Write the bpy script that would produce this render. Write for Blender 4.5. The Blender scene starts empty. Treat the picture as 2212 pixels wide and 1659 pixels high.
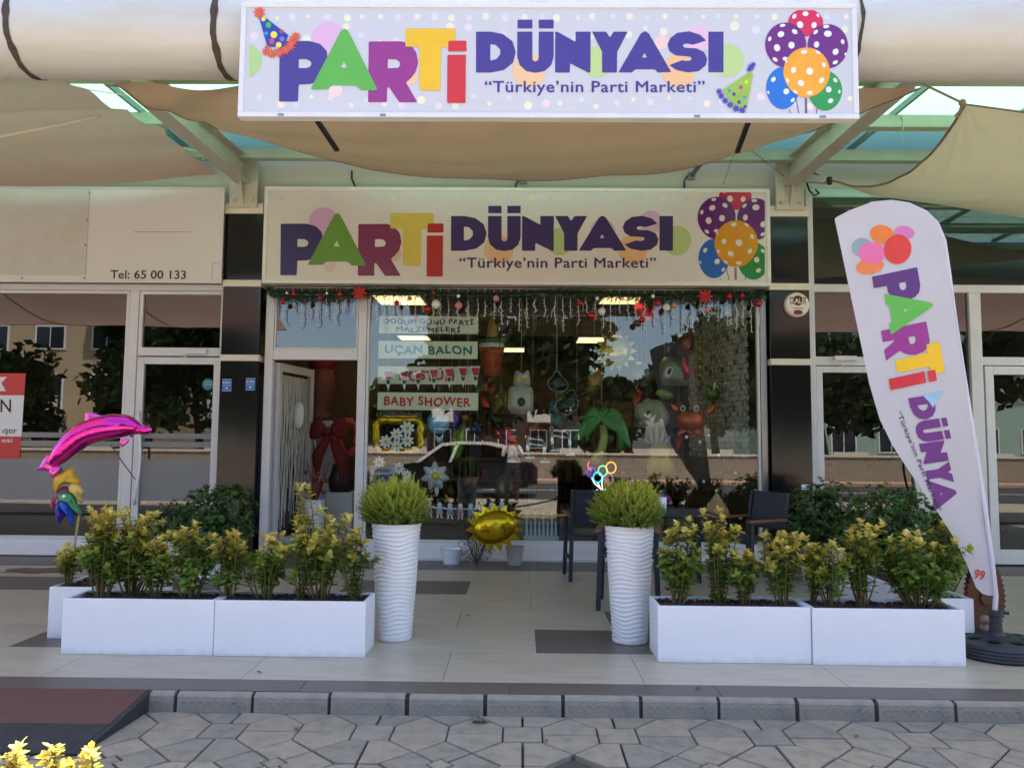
import bpy, bmesh, math, random
from mathutils import Vector, Matrix
from mathutils.geometry import tessellate_polygon
R=math.radians; PI=math.pi
rnd=random.Random(7)
sc=bpy.context.scene
COL=sc.collection
# ------------------------------------------------------------------ camera, sky, sun, exposure
CAM=Vector((0,-9.2,1.40)); FPX=1661.0; CXP,CYP=1106.0,829.5
PITCH,YAW,ROLL=R(4.3),R(.7),R(.5)
fw=Vector((-math.sin(YAW)*math.cos(PITCH),math.cos(YAW)*math.cos(PITCH),math.sin(PITCH)))
rt0=Vector((math.cos(YAW),math.sin(YAW),0)); up0=rt0.cross(fw)
rt=rt0*math.cos(ROLL)+up0*math.sin(ROLL); up=up0*math.cos(ROLL)-rt0*math.sin(ROLL)
cd=bpy.data.cameras.new('camera'); cam=bpy.data.objects.new('camera',cd); COL.objects.link(cam)
cd.sensor_width=36; cd.lens=36*FPX/2212; cd.clip_start=.05; cd.clip_end=600
cam.matrix_world=Matrix(((rt.x,up.x,-fw.x,CAM.x),(rt.y,up.y,-fw.y,CAM.y),(rt.z,up.z,-fw.z,CAM.z),(0,0,0,1)))
sc.camera=cam
SUN_EL,SUN_AZ=R(66),R(12)      # the sun stands high behind the shops, a little to the right
world=bpy.data.worlds.new('World'); sc.world=world; world.use_nodes=True
wn=world.node_tree.nodes; wl=world.node_tree.links
sky=wn.new('ShaderNodeTexSky'); sky.sky_type='NISHITA'; sky.sun_disc=False
sky.sun_elevation=SUN_EL; sky.sun_rotation=SUN_AZ; sky.air_density=1.0; sky.dust_density=2.0
bg=wn['Background']; bg.inputs['Strength'].default_value=.15
wl.new(sky.outputs[0],bg.inputs[0])
sl=bpy.data.lights.new('sun','SUN'); sl.energy=5.0; sl.angle=R(.5); sl.color=(1,.93,.82)
so=bpy.data.objects.new('sun',sl); COL.objects.link(so); so.location=(4,10,20)
sd=Vector((math.sin(SUN_AZ)*math.cos(SUN_EL),math.cos(SUN_AZ)*math.cos(SUN_EL),math.sin(SUN_EL)))
so.rotation_euler=sd.to_track_quat('Z','Y').to_euler()
vs=sc.view_settings; vs.view_transform='Standard'; vs.look='None'; vs.gamma=1; vs.use_curve_mapping=False
vs.exposure=1.85
sc.render.engine='CYCLES'; cy=sc.cycles; cy.use_denoising=True; cy.max_bounces=8; cy.diffuse_bounces=4
cy.glossy_bounces=4; cy.transparent_max_bounces=14; cy.sample_clamp_indirect=6; cy.caustics_reflective=False; cy.caustics_refractive=False
# ------------------------------------------------------------------ helpers
def A(x,y,Y):                       # a point of the facade-parallel plane Y, measured on the photograph
    d=fw*FPX+rt*(x-CXP)-up*(y-CYP); return CAM+d*((Y-CAM.y)/d.y)
def G(x,y,Z):                       # a point of the level plane Z
    d=fw*FPX+rt*(x-CXP)-up*(y-CYP); return CAM+d*((Z-CAM.z)/d.z)
KS=1.7527
def cr(x,y,x0,y0,s): return ((x0+x/s)/KS,(y0+y/s)/KS)
def S(r,g,b):
    f=lambda c:(c/255/12.92 if c/255<=.04045 else ((c/255+.055)/1.055)**2.4)
    return (f(r),f(g),f(b))
MATS={}
def mat(name,col=(.5,.5,.5),rough=.6,metal=0,var=0,scale=6,bump=0,bscale=40,col2=None,stretch=(1,1,1),emit=None,es=0,trans=0,coat=0,spec=.5,sss=0,vcol=False,leafy=0,objvar=0,alpha=1):
    if name in MATS: return MATS[name]
    m=bpy.data.materials.new(name); m.use_nodes=True; n=m.node_tree.nodes; l=m.node_tree.links
    b=n['Principled BSDF']; out=n['Material Output']
    b.inputs['Base Color'].default_value=(*col,1); b.inputs['Roughness'].default_value=rough; b.inputs['Metallic'].default_value=metal
    b.inputs['Specular IOR Level'].default_value=spec; b.inputs['Coat Weight'].default_value=coat
    src=None
    if vcol:
        a=n.new('ShaderNodeAttribute'); a.attribute_name='Col'; src=a.outputs['Color']
    if var or bump or col2:
        tc=n.new('ShaderNodeTexCoord'); mp=n.new('ShaderNodeMapping'); mp.inputs['Scale'].default_value=stretch
        l.new(tc.outputs['Object'],mp.inputs[0])
    if var or col2:
        no=n.new('ShaderNodeTexNoise'); no.inputs['Scale'].default_value=scale; no.inputs['Detail'].default_value=6; no.inputs['Roughness'].default_value=.62
        l.new(mp.outputs[0],no.inputs[0])
        if col2:
            mx=n.new('ShaderNodeMix'); mx.data_type='RGBA'
            rp=n.new('ShaderNodeMapRange'); rp.inputs[1].default_value=.38; rp.inputs[2].default_value=.64
            l.new(no.outputs[0],rp.inputs[0]); l.new(rp.outputs[0],mx.inputs[0])
            mx.inputs[6].default_value=(*col,1); mx.inputs[7].default_value=(*col2,1); src=mx.outputs[2]
        if var:
            hv=n.new('ShaderNodeHueSaturation'); rp=n.new('ShaderNodeMapRange'); rp.inputs[1].default_value=.3; rp.inputs[2].default_value=.7
            rp.inputs[3].default_value=1-var; rp.inputs[4].default_value=1+var
            l.new(no.outputs[0],rp.inputs[0]); l.new(rp.outputs[0],hv.inputs['Value'])
            if src: l.new(src,hv.inputs['Color'])
            else: hv.inputs['Color'].default_value=(*col,1)
            src=hv.outputs[0]
    if objvar:
        oi=n.new('ShaderNodeObjectInfo'); hv=n.new('ShaderNodeHueSaturation'); rp=n.new('ShaderNodeMapRange')
        rp.inputs[3].default_value=1-objvar; rp.inputs[4].default_value=1+objvar
        l.new(oi.outputs['Random'],rp.inputs[0]); l.new(rp.outputs[0],hv.inputs['Value'])
        if src: l.new(src,hv.inputs['Color'])
        else: hv.inputs['Color'].default_value=(*col,1)
        src=hv.outputs[0]
    if src: l.new(src,b.inputs['Base Color'])
    if bump:
        no2=n.new('ShaderNodeTexNoise'); no2.inputs['Scale'].default_value=bscale; no2.inputs['Detail'].default_value=4
        l.new(mp.outputs[0],no2.inputs[0]); bp=n.new('ShaderNodeBump'); bp.inputs['Strength'].default_value=bump; bp.inputs['Distance'].default_value=.01
        l.new(no2.outputs[0],bp.inputs['Height']); l.new(bp.outputs[0],b.inputs['Normal'])
    if emit: b.inputs['Emission Color'].default_value=(*emit,1); b.inputs['Emission Strength'].default_value=es
    if trans or leafy:
        t=n.new('ShaderNodeBsdfTranslucent'); mx=n.new('ShaderNodeMixShader'); mx.inputs[0].default_value=trans or leafy
        if src: l.new(src,t.inputs[0])
        else: t.inputs[0].default_value=(*col,1)
        l.new(b.outputs[0],mx.inputs[1]); l.new(t.outputs[0],mx.inputs[2]); l.new(mx.outputs[0],out.inputs[0])
    if alpha<1:
        tp=n.new('ShaderNodeBsdfTransparent'); mx=n.new('ShaderNodeMixShader'); mx.inputs[0].default_value=alpha
        l.new(tp.outputs[0],mx.inputs[1]); l.new((b if not (trans or leafy) else n[mx.name]).outputs[0] if not(trans or leafy) else b.outputs[0],mx.inputs[2]); l.new(mx.outputs[0],out.inputs[0])
    MATS[name]=m; return m
def glass(name,tint=(1,1,1),ior=1.95,rough=0):
    m=bpy.data.materials.new(name); m.use_nodes=True; n=m.node_tree.nodes; l=m.node_tree.links; n.remove(n['Principled BSDF'])
    t=n.new('ShaderNodeBsdfTransparent'); t.inputs[0].default_value=(*tint,1)
    g=n.new('ShaderNodeBsdfGlossy'); g.inputs['Roughness'].default_value=rough
    fr=n.new('ShaderNodeFresnel'); fr.inputs[0].default_value=ior
    ge=n.new('ShaderNodeNewGeometry'); iv=n.new('ShaderNodeMath'); iv.operation='SUBTRACT'; iv.inputs[0].default_value=1
    l.new(ge.outputs['Backfacing'],iv.inputs[1]); mu=n.new('ShaderNodeMath'); mu.operation='MULTIPLY'
    l.new(iv.outputs[0],mu.inputs[0]); l.new(fr.outputs[0],mu.inputs[1])
    mx=n.new('ShaderNodeMixShader'); l.new(mu.outputs[0],mx.inputs[0]); l.new(t.outputs[0],mx.inputs[1]); l.new(g.outputs[0],mx.inputs[2])
    l.new(mx.outputs[0],n['Material Output'].inputs[0]); return m
ORG={}
class MB:
    def __init__(s): s.v=[]; s.f=[]; s.fc=[]; s.cc=None
    def add(s,vs,fs):
        o=len(s.v); s.v+= [tuple(p) for p in vs]; s.f+=[tuple(i+o for i in f) for f in fs]
        s.fc+=[s.cc]*len(fs); return s
    def box(s,x0,x1,y0,y1,z0,z1):
        return s.add([(x0,y0,z0),(x1,y0,z0),(x1,y1,z0),(x0,y1,z0),(x0,y0,z1),(x1,y0,z1),(x1,y1,z1),(x0,y1,z1)],
          [(3,2,1,0),(4,5,6,7),(0,1,5,4),(1,2,6,5),(2,3,7,6),(3,0,4,7)])
    def obox(s,c,ax,ay,az):       # oriented box: centre and three half-axis vectors
        c=Vector(c); ax,ay,az=Vector(ax),Vector(ay),Vector(az); p=[]
        for k in (-1,1):
            for q in ((-1,-1),(1,-1),(1,1),(-1,1)): p.append(c+ax*q[0]+ay*q[1]+az*k)
        return s.add(p,[(3,2,1,0),(4,5,6,7),(0,1,5,4),(1,2,6,5),(2,3,7,6),(3,0,4,7)])
    def bar(s,a,b,w,h,upv=(0,0,1)):
        a=Vector(a);b=Vector(b);d=b-a;L=d.length/2;d.normalize();sv=d.cross(Vector(upv)).normalized();u=sv.cross(d)
        return s.obox((a+b)/2,sv*w/2,d*L,u*h/2)
    def prism(s,pts,ext):
        pts=[Vector(p) for p in pts]; ext=Vector(ext); n=len(pts); tr=tessellate_polygon([pts])
        vs=pts+[p+ext for p in pts]; fs=[tuple(t) for t in tr]+[tuple(i+n for i in reversed(t)) for t in tr]
        fs+=[(i,(i+1)%n,(i+1)%n+n,i+n) for i in range(n)]
        return s.add(vs,fs)
    def flat(s,polys):
        pl=[[Vector(p) for p in q] for q in polys]; tr=tessellate_polygon(pl); vs=[p for q in pl for p in q]
        return s.add(vs,[tuple(t) for t in tr])
    def tube(s,path,r,n=8,caps=True):
        P=[Vector(p) for p in path]; m=len(P); rr=r if isinstance(r,(list,tuple)) else [r]*m
        vs=[]; ref=None
        for i in range(m):
            d=(P[min(i+1,m-1)]-P[max(i-1,0)]).normalized()
            if ref is None: ref=d.orthogonal().normalized()
            ref=(ref-d*ref.dot(d)); ref=ref.normalized() if ref.length>1e-6 else d.orthogonal().normalized()
            w=d.cross(ref)
            for k in range(n):
                a=2*PI*k/n; vs.append(P[i]+(ref*math.cos(a)+w*math.sin(a))*rr[i])
        fs=[(i*n+k,i*n+(k+1)%n,(i+1)*n+(k+1)%n,(i+1)*n+k) for i in range(m-1) for k in range(n)]
        if caps: fs+=[tuple(range(n-1,-1,-1)),tuple((m-1)*n+k for k in range(n))]
        return s.add(vs,fs)
    def lathe(s,c,prof,n=24,fn=None):
        c=Vector(c); vs=[]
        for j,(r,z) in enumerate(prof):
            for k in range(n):
                a=2*PI*k/n; q=r*(fn(a,z) if fn else 1); vs.append(c+Vector((q*math.cos(a),q*math.sin(a),z)))
        m=len(prof); fs=[(i*n+k,i*n+(k+1)%n,(i+1)*n+(k+1)%n,(i+1)*n+k) for i in range(m-1) for k in range(n)]
        fs+=[tuple(range(n-1,-1,-1)),tuple((m-1)*n+k for k in range(n))]
        return s.add(vs,fs)
    def ell(s,c,rx,ry,rz,nu=16,nv=9):
        c=Vector(c); vs=[c+Vector((0,0,-rz))]
        for j in range(1,nv):
            t=PI*j/nv-PI/2
            for k in range(nu):
                a=2*PI*k/nu; vs.append(c+Vector((rx*math.cos(t)*math.cos(a),ry*math.cos(t)*math.sin(a),rz*math.sin(t))))
        vs.append(c+Vector((0,0,rz))); e=len(vs)-1; fs=[(0,1+(k+1)%nu,1+k) for k in range(nu)]
        for j in range(nv-2): fs+=[(1+j*nu+k,1+j*nu+(k+1)%nu,1+(j+1)*nu+(k+1)%nu,1+(j+1)*nu+k) for k in range(nu)]
        fs+=[(e,1+(nv-2)*nu+k,1+(nv-2)*nu+(k+1)%nu) for k in range(nu)]
        return s.add(vs,fs)
    def grid(s,fn,nu,nv):
        vs=[fn(i/nu,j/nv) for j in range(nv+1) for i in range(nu+1)]; w=nu+1
        return s.add(vs,[(j*w+i,j*w+i+1,(j+1)*w+i+1,(j+1)*w+i) for j in range(nv) for i in range(nu)])
    def foil(s,c,outl,thick,rings=5,back=True,pw=.5):     # inflated pillow over a star-shaped outline (points around c, in any plane facing -Y)
        c=Vector(c); O=[Vector(p) for p in outl]; n=len(O)
        for sg in ((-1,1) if back else (-1,)):
            vs=[c+Vector((0,sg*thick,0))]
            for j in range(1,rings+1):
                t=j/rings; h=thick*(max(0,1-t*t))**pw
                for p in O: vs.append(c+(p-c)*t+Vector((0,sg*h,0)))
            fs=[]
            for k in range(n): fs.append((0,1+k,1+(k+1)%n) if sg>0 else (0,1+(k+1)%n,1+k))
            for j in range(rings-1):
                for k in range(n):
                    q=(1+j*n+k,1+(j+1)*n+k,1+(j+1)*n+(k+1)%n,1+j*n+(k+1)%n); fs.append(q if sg>0 else q[::-1])
            s.add(vs,fs)
        return s
    def build(s,name,m,parent=None,smooth=False,bevel=0,sub=0,solid=0,seg=2):
        me=bpy.data.meshes.new(name); o=ORG.get(parent.name,Vector()) if parent else Vector()
        me.from_pydata([(p[0]-o.x,p[1]-o.y,p[2]-o.z) for p in s.v],[],s.f); me.update()
        if any(c is not None for c in s.fc):
            at=me.color_attributes.new('Col','FLOAT_COLOR','CORNER')
            for p in me.polygons:
                c=s.fc[p.index] or (.5,.5,.5)
                for li in p.loop_indices: at.data[li].color=(*c,1)
        if smooth:
            for p in me.polygons: p.use_smooth=True
        me.materials.append(m); ob=bpy.data.objects.new(name,me); COL.objects.link(ob)
        if parent: ob.parent=parent; ORG[ob.name]=o
        if solid: q=ob.modifiers.new('solid','SOLIDIFY'); q.thickness=solid
        if bevel: q=ob.modifiers.new('bevel','BEVEL'); q.width=bevel; q.segments=seg; q.limit_method='ANGLE'; q.angle_limit=R(40)
        if sub: q=ob.modifiers.new('sub','SUBSURF'); q.levels=sub; q.render_levels=sub
        return ob
def tag(o,label,cat=None,group=None,kind=None):
    if label: o['label']=label
    if cat: o['category']=cat
    if group: o['group']=group
    if kind: o['kind']=kind
    return o
def thing(name,label,cat,loc=(0,0,0),group=None):
    o=bpy.data.objects.new(name,None); COL.objects.link(o); o.location=loc; ORG[o.name]=Vector(loc); o.empty_display_size=.1
    return tag(o,label,cat,group)
def struct(o): o['kind']='structure'; return o
def text(body,size=1,bold=0,space=1):        # built-in font as a flat mesh: list of points and faces, plus width
    cu=bpy.data.curves.new('t','FONT'); cu.body=body; cu.size=size; cu.offset=bold; cu.space_character=space; cu.resolution_u=3
    ob=bpy.data.objects.new('t',cu); COL.objects.link(ob); dg=bpy.context.evaluated_depsgraph_get()
    me=bpy.data.meshes.new_from_object(ob.evaluated_get(dg)); v=[tuple(p.co) for p in me.vertices]; f=[tuple(p.vertices) for p in me.polygons]
    bpy.data.objects.remove(ob); bpy.data.curves.remove(cu); bpy.data.meshes.remove(me)
    return v,f
def text_fit(body,fn,bold=0,space=1):        # lettering mapped by fn(u 0..1 across its width, v 0 at baseline .. 1 at cap height)
    v,f=text(body,1,0,space); x0=min(p[0] for p in v); x1=max(p[0] for p in v); m=MB(); k=0
    for dx,dy in (((0,0),(-1,0),(1,0),(0,1),(0,-1),(.7,.7),(-.7,.7),(.7,-.7),(-.7,-.7)) if bold else ((0,0),)):
        m.add([fn((p[0]+dx*bold-x0)/(x1-x0),(p[1]+dy*bold)/.727)+Vector((0,-.00012*k,0)) for p in v],f); k+=1
    return m
def words_fit(body,fn,bold,space,name,m,parent):   # the same, one mesh for each word
    v,f=text(body,1,0,space); xs=sorted(p[0] for p in v); x0,x1=xs[0],xs[-1]; cuts=[(a+b)/2 for a,b in zip(xs,xs[1:]) if b-a>.16]+[1e9]; lo=-1e9
    for cut in cuts:
        ff=[q for q in f if lo<v[q[0]][0]<cut]; lo=cut; k=0; o=MB()
        for dx,dy in ((0,0),(-1,0),(1,0),(0,1),(0,-1)):
            o.add([fn((p[0]+dx*bold-x0)/(x1-x0),(p[1]+dy*bold)/.727)+Vector((0,-.00012*k,0)) for p in v],ff); k+=1
        use=sorted({i for q in o.f for i in q}); mp={i:j for j,i in enumerate(use)}; o.v=[o.v[i] for i in use]; o.f=[tuple(mp[i] for i in q) for q in o.f]
        o.build(name,m,parent)
def circ(cx,cy,rx,ry=None,n=22,rot=0):
    ry=ry or rx; return [(cx+rx*math.cos(2*PI*k/n)*math.cos(rot)-ry*math.sin(2*PI*k/n)*math.sin(rot),cy+rx*math.cos(2*PI*k/n)*math.sin(rot)+ry*math.sin(2*PI*k/n)*math.cos(rot)) for k in range(n)]
def smoothpts(pts,n=4):                       # closed Catmull-Rom
    o=[]; m=len(pts)
    for i in range(m):
        p=[Vector((*pts[(i+k)%m][:2],0)) for k in (-1,0,1,2)]
        for j in range(n):
            t=j/n; q=.5*((2*p[1])+(p[2]-p[0])*t+(2*p[0]-5*p[1]+4*p[2]-p[3])*t*t+(3*p[1]-p[0]-3*p[2]+p[3])*t**3); o.append((q.x,q.y))
    return o
def rpoly(pts,r=6):                           # round the corners of a polygon a little
    o=[]; m=len(pts)
    for i in range(m):
        p=Vector(pts[i]); a=Vector(pts[i-1])-p; b=Vector(pts[(i+1)%m])-p
        ra=min(r,a.length*.4); rb=min(r,b.length*.4)
        for q in (p+a.normalized()*ra, p+(a.normalized()*ra+b.normalized()*rb)*.3, p+b.normalized()*rb): o.append((q.x,q.y))
    return o
# ------------------------------------------------------------------ the ground: road pavers, kerb, tiled pavement
M_white=mat('white_paint',S(232,232,236),.35,var=.03,scale=3)
M_alu=mat('painted_aluminium',S(214,212,214),.4,var=.05,scale=4)
M_cream=mat('cream_paint',S(222,214,194),.55,var=.06,scale=3)
M_black=mat('black_granite',S(24,23,24),.12,var=.3,scale=60)
M_steel=mat('steel',S(150,150,150),.3,1)
M_dark=mat('dark_plastic',S(30,31,33),.5)
def sheet(name,x0,x1,y0,y1,z,m): return struct(MB().box(x0,x1,y0,y1,z-.3,z).build(name,m))
M_joint=mat('joint_mortar',S(74,69,64),.95,var=.2,scale=30,bump=.3)
M_road=mat('road_concrete',S(172,160,142),.9,var=.2,scale=2,bump=.3,bscale=60)
ground=sheet('ground',-150,150,-200,-6.4,-.105,M_road)
paving=sheet('paver_road',-14,14,-6.4,-4.83,-.130,M_joint)
M_pav=[mat('paver_%d'%i,S(*c),.85,var=.24,scale=11,bump=.6,bscale=110,col2=S(*d)) for i,(c,d) in enumerate((((158,147,130),(118,111,101)),((146,138,124),(108,103,95)),((162,149,130),(122,113,101))))]
PA,PS=.1426,.2043; Y0=-5.113; ZP=-.100
def paver(pts,gap=.006):
    c=sum((Vector((*p,0)) for p in pts),Vector())/len(pts)
    q=[Vector((*p,0)) for p in pts]; n=len(q); o=[]
    for i in range(n):                                   # shrink by the joint
        a=(q[i]-q[i-1]).normalized(); b=(q[(i+1)%n]-q[i]).normalized(); na=Vector((-a.y,a.x,0)); nb=Vector((-b.y,b.x,0))
        if na.dot(c-q[i])<0: na=-na
        if nb.dot(c-q[i])<0: nb=-nb
        o.append(q[i]+(na+nb)*gap/max(.35,1+na.dot(nb)))
    if all(p.y>-4.86 for p in o): return
    o=[Vector((p.x,min(p.y,-4.857),0)) for p in o]
    k=[o[0]]
    for p in o[1:]:
        if (p-k[-1]).length>1e-4: k.append(p)
    if len(k)<3: return
    tx,ty=rnd.uniform(-.006,.006),rnd.uniform(-.006,.006); dz=rnd.uniform(-.0022,.0022)
    top=[Vector((p.x,p.y,ZP+dz+(p.x-c.x)*tx+(p.y-c.y)*ty)) for p in k]
    if (top[1]-top[0]).cross(top[2]-top[1]).z>0: top=top[::-1]
    inn=[p+(Vector((c.x,c.y,p.z))-p).normalized()*.005+Vector((0,0,.0)) for p in top]
    low=[p-Vector((0,0,.004)) for p in top]; bot=[Vector((p.x,p.y,ZP-.05)) for p in top]; n=len(top)
    m=MB(); m.add(inn+low+bot,[tuple(range(n))[::-1]]+[(i,(i+1)%n,n+(i+1)%n,n+i) for i in range(n)]+[(n+i,n+(i+1)%n,2*n+(i+1)%n,2*n+i) for i in range(n)])
    m.build('paver',rnd.choice(M_pav),paving)
def vhex(x,y):
    h=PS/2; a=PA
    paver([(x-a,y),(x-a,y+h),(x,y+h+a),(x+a,y+h),(x+a,y)],.0035); paver([(x-a,y),(x+a,y),(x+a,y-h),(x,y-h-a),(x-a,y-h)],.0035)
def hhex(x,y):
    h=PS/2; a=PA
    paver([(x,y-a),(x-h,y-a),(x-h-a,y),(x-h,y+a),(x,y+a)]); paver([(x,y-a),(x+h,y-a),(x+h+a,y),(x+h,y+a),(x,y+a)])
def psq(x,y): h=PS/2; paver([(x-h,y-h),(x+h,y-h),(x+h,y+h),(x-h,y+h)],.005)
def dia(x,y):
    a=2*PA; k=.062
    for s1,s2 in ((0,1),(0,-1),(1,0),(-1,0)):
        if s1==0: paver([(x,y+s2*a),(x+PA,y+s2*PA),(x+k/2,y+s2*k/2),(x,y+s2*k),(x-k/2,y+s2*k/2),(x-PA,y+s2*PA)])
        else: paver([(x+s1*a,y),(x+s1*PA,y+PA),(x+s1*k/2,y+k/2),(x+s1*k,y),(x+s1*k/2,y-k/2),(x+s1*PA,y-PA)])
    paver([(x-k,y),(x,y-k),(x+k,y),(x,y+k)],.004)
PER=4*PA+PS
seq=[('s',.02)]
x=.02+PS/2
order_r=['h','s','hh','s','hh','s','hh','s','hh','s','hh','s','hh']; order_l=['hh','s']*7
items=[('s',.02)]
def walk(order,sg):
    x=.02+sg*PS/2
    for o in order:
        if o=='s': items.append(('s',x+sg*PS/2)); x+=sg*PS
        elif o=='h': items.append(('h',x+sg*PA)); x+=sg*2*PA
        else: items.append(('h',x+sg*PA)); items.append(('h',x+sg*3*PA)); items.append(('d',x+sg*2*PA)); x+=sg*4*PA
walk(order_r,1); walk(order_l,-1)
for k,x in items:
    if abs(x)>4.6: continue
    if k=='s':
        psq(x,Y0)
        for s in (-1,1):
            hhex(x,Y0+s*(PS/2+PA))
        hhex(x,Y0-(PS/2+3*PA)); psq(x,Y0-(PS+4*PA))
    elif k=='h':
        vhex(x,Y0); vhex(x,Y0-PER)
    else:
        for s in (-1,1): dia(x,Y0+s*(PS/2+2*PA))
# kerb
kerb=struct(MB().box(-14,14,-4.832,-4.802,-.45,-.02).build('kerb',M_joint))
M_kerb=mat('kerb_concrete',S(158,151,140),.85,var=.25,scale=7,bump=.5,bscale=90,col2=S(122,118,111))
def kerb_mesh():
    m=MB(); L=.407; prof=[(-4.803,-.11),(-4.803,.0),(-4.826,-.001),(-4.839,-.006),(-4.847,-.018),(-4.852,-.115),(-4.81,-.115)]
    prof=prof[::-1]; m.prism([(0,y,z) for y,z in prof],(L,0,0))
    for ph in (0,PI):                                   # the moulded wave band
        pts=[(.02+(L-.04)*t/40,-4.849,-.058+.019*math.sin(2*PI*t/40*4+ph)) for t in range(41)]; m.tube(pts,.0032,5)
    return m
k0=None
for i in range(-32,33):
    x=.2525+i*.429
    if k0 is None: k0=kerb_mesh().build('kerb_stone',M_kerb,kerb); o=k0
    else: o=k0.copy(); COL.objects.link(o)
    o.location=(x+rnd.uniform(-.004,.004),rnd.uniform(-.003,.003),rnd.uniform(-.003,.003)); pass
# tiled pavement
pav=struct(MB().box(-14,14,-4.80,.25,-.4,-.012).build('pavement',M_joint))
M_tile=mat('cream_stone_tile',S(190,177,155),.34,var=.16,scale=2.6,col2=S(158,146,127),stretch=(1,5,1),bump=.05,bscale=30,objvar=.06)
M_tdk=mat('brown_stone_tile',S(104,93,85),.42,var=.14,scale=3.2,col2=S(88,80,75),stretch=(1,5,1),bump=.05,bscale=30,objvar=.07)
TY=[-4.595,-3.955,-3.31,-2.67,-2.02,-1.345,-.69,.10]
tiles={}
def tile(x0,x1,y0,y1,m):
    key=(round(x1-x0,3),round(y1-y0,3),m.name); g=.0015
    if key not in tiles:
        o=MB().box(g,x1-x0-g,g,y1-y0-g,-.012,0).build('floor_tile',m,pav,bevel=.0015,seg=1); tiles[key]=o.data; o.location=(x0,y0,0); return
    o=bpy.data.objects.new('floor_tile',tiles[key]); COL.objects.link(o); o.parent=pav; o.location=(x0,y0,rnd.uniform(-.0006,.0006))
OFF=[-.45,.115,-.48,.10,-.495,.093,.2]; W=1.183
DK={(1,0),(1,-3),(2,1),(4,-1),(4,-4),(3,2),(3,4)}
for r in range(7):
    for i in range(-9,9):
        x0=OFF[r]+i*W
        if x0<-10.5 or x0>9.8: continue
        dk=(r,i) in DK or r==6 or (r==4 and x0<-3.2)
        tile(x0,x0+W,TY[r],TY[r+1],M_tdk if dk else M_tile)
for i in range(-8,9): tile(-1.236+i*W,-1.236+(i+1)*W,-4.80,-4.595,M_tdk)
# litter and weeds by the kerb
M_weed=mat('weed_leaf',S(98,92,48),.8)
for px,py,lab in ((1038,1560,'withered weed clump at the kerb joint near the middle'),(1000,1522,'small weed growing up the kerb joint left of the middle')):
    p=G(px,py,-.10); m=MB()
    for k in range(60):
        a=rnd.uniform(0,2*PI); l=rnd.uniform(.02,.06); d=Vector((math.cos(a),math.sin(a),rnd.uniform(.2,.9)))*l
        b=p+Vector((rnd.uniform(-.04,.04),rnd.uniform(-.02,.02),0)); s_=Vector((-math.sin(a),math.cos(a),0))*.003
        m.add([b-s_,b+s_,b+d],[(0,1,2)])
    tag(m.build('weed',M_weed),lab,'weed','weeds at the kerb')
M_dry=mat('dry_leaf',S(120,92,48),.8,var=.2)
for px,py,z,lab in ((1508,1486,.002,'dry leaf on the brown strip before the third planter'),(640,1575,-.098,'dry leaf on the pavers near the ramp'),(1180,1600,-.098,'dry leaf on the pavers below the entrance gap'),(1850,1590,-.098,'dry leaf on the pavers at the right'),(1010,1330,.002,'dry leaf on the tiles inside the entrance gap'),(560,1452,.002,'dry leaf on the tiles before the left planters')):
    p=G(px,py,z); a=rnd.uniform(0,PI); d=Vector((math.cos(a),math.sin(a),0)); s_=Vector((-d.y,d.x,0)); m=MB(); m.add([p-d*.022,p+s_*.010+Vector((0,0,.006)),p+d*.024+Vector((0,0,.004)),p-s_*.010+Vector((0,0,.007)),p+Vector((0,0,.001))],[(0,1,4),(1,2,4),(2,3,4),(3,0,4)]); tag(m.build('fallen_leaf',M_dry,solid=.0008),lab,'leaf','dry leaves on the ground')
# rubber ramp
M_ramp=mat('rust_rubber',S(104,66,58),.9,var=.25,scale=8,col2=S(82,56,51),bump=.5,bscale=120)
M_rampd=mat('dark_rubber',S(47,46,47),.92,var=.2,scale=10,bump=.5,bscale=150)
rp=thing('kerb_ramp','rust brown rubber ramp with dark lower edge laid against the kerb','ramp',(-2.9,-5.0,-.10))
xr0=-4.2
t0=Vector((-2.075,-4.812,.004)); t1=Vector((-2.095,-5.17,-.055)); t2=Vector((-2.11,-5.46,-.088))
def slab(a,b,zb,m,nm):
    q=MB(); q.add([(xr0,a.y,a.z),(a.x,a.y,a.z),(b.x,b.y,b.z),(xr0,b.y,b.z),(xr0,a.y,zb),(a.x,a.y,zb),(b.x,b.y,zb),(xr0,b.y,zb)],[(3,2,1,0),(4,5,6,7),(1,2,6,5),(0,1,5,4),(2,3,7,6),(3,0,4,7)]); q.build(nm,m,rp)
slab(t0,t1,-.099,M_ramp,'upper_slope'); slab(t1,t2,-.099,M_rampd,'lower_slope')
q=MB(); q.prism([t0+Vector((.0015,0,-.002)),t1+Vector((.0015,0,-.002)),t2+Vector((.0015,0,-.002)),Vector((t2.x+.0015,t2.y,-.099)),Vector((t0.x+.0015,t0.y,-.099))],(.03,0,0)); q.build('side_edge',M_rampd,rp)
# flattened cardboard in front of the left shop
p=G(80,1232,.004)
m=MB(); m.grid(lambda u,v:(p.x-.32+.64*u+.05*math.sin(v*7),p.y-.12+.24*v+.03*math.sin(u*9),.006+.012*(math.sin(u*8+v*3)+1)*u*(1-u)*2),12,6)
tag(m.build('flat_sack',mat('sackcloth',S(116,92,62),.95,var=.3,scale=12,bump=.4),solid=.004,smooth=True),'crumpled brown sacking lying before the vacant left shop','sack')
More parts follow.
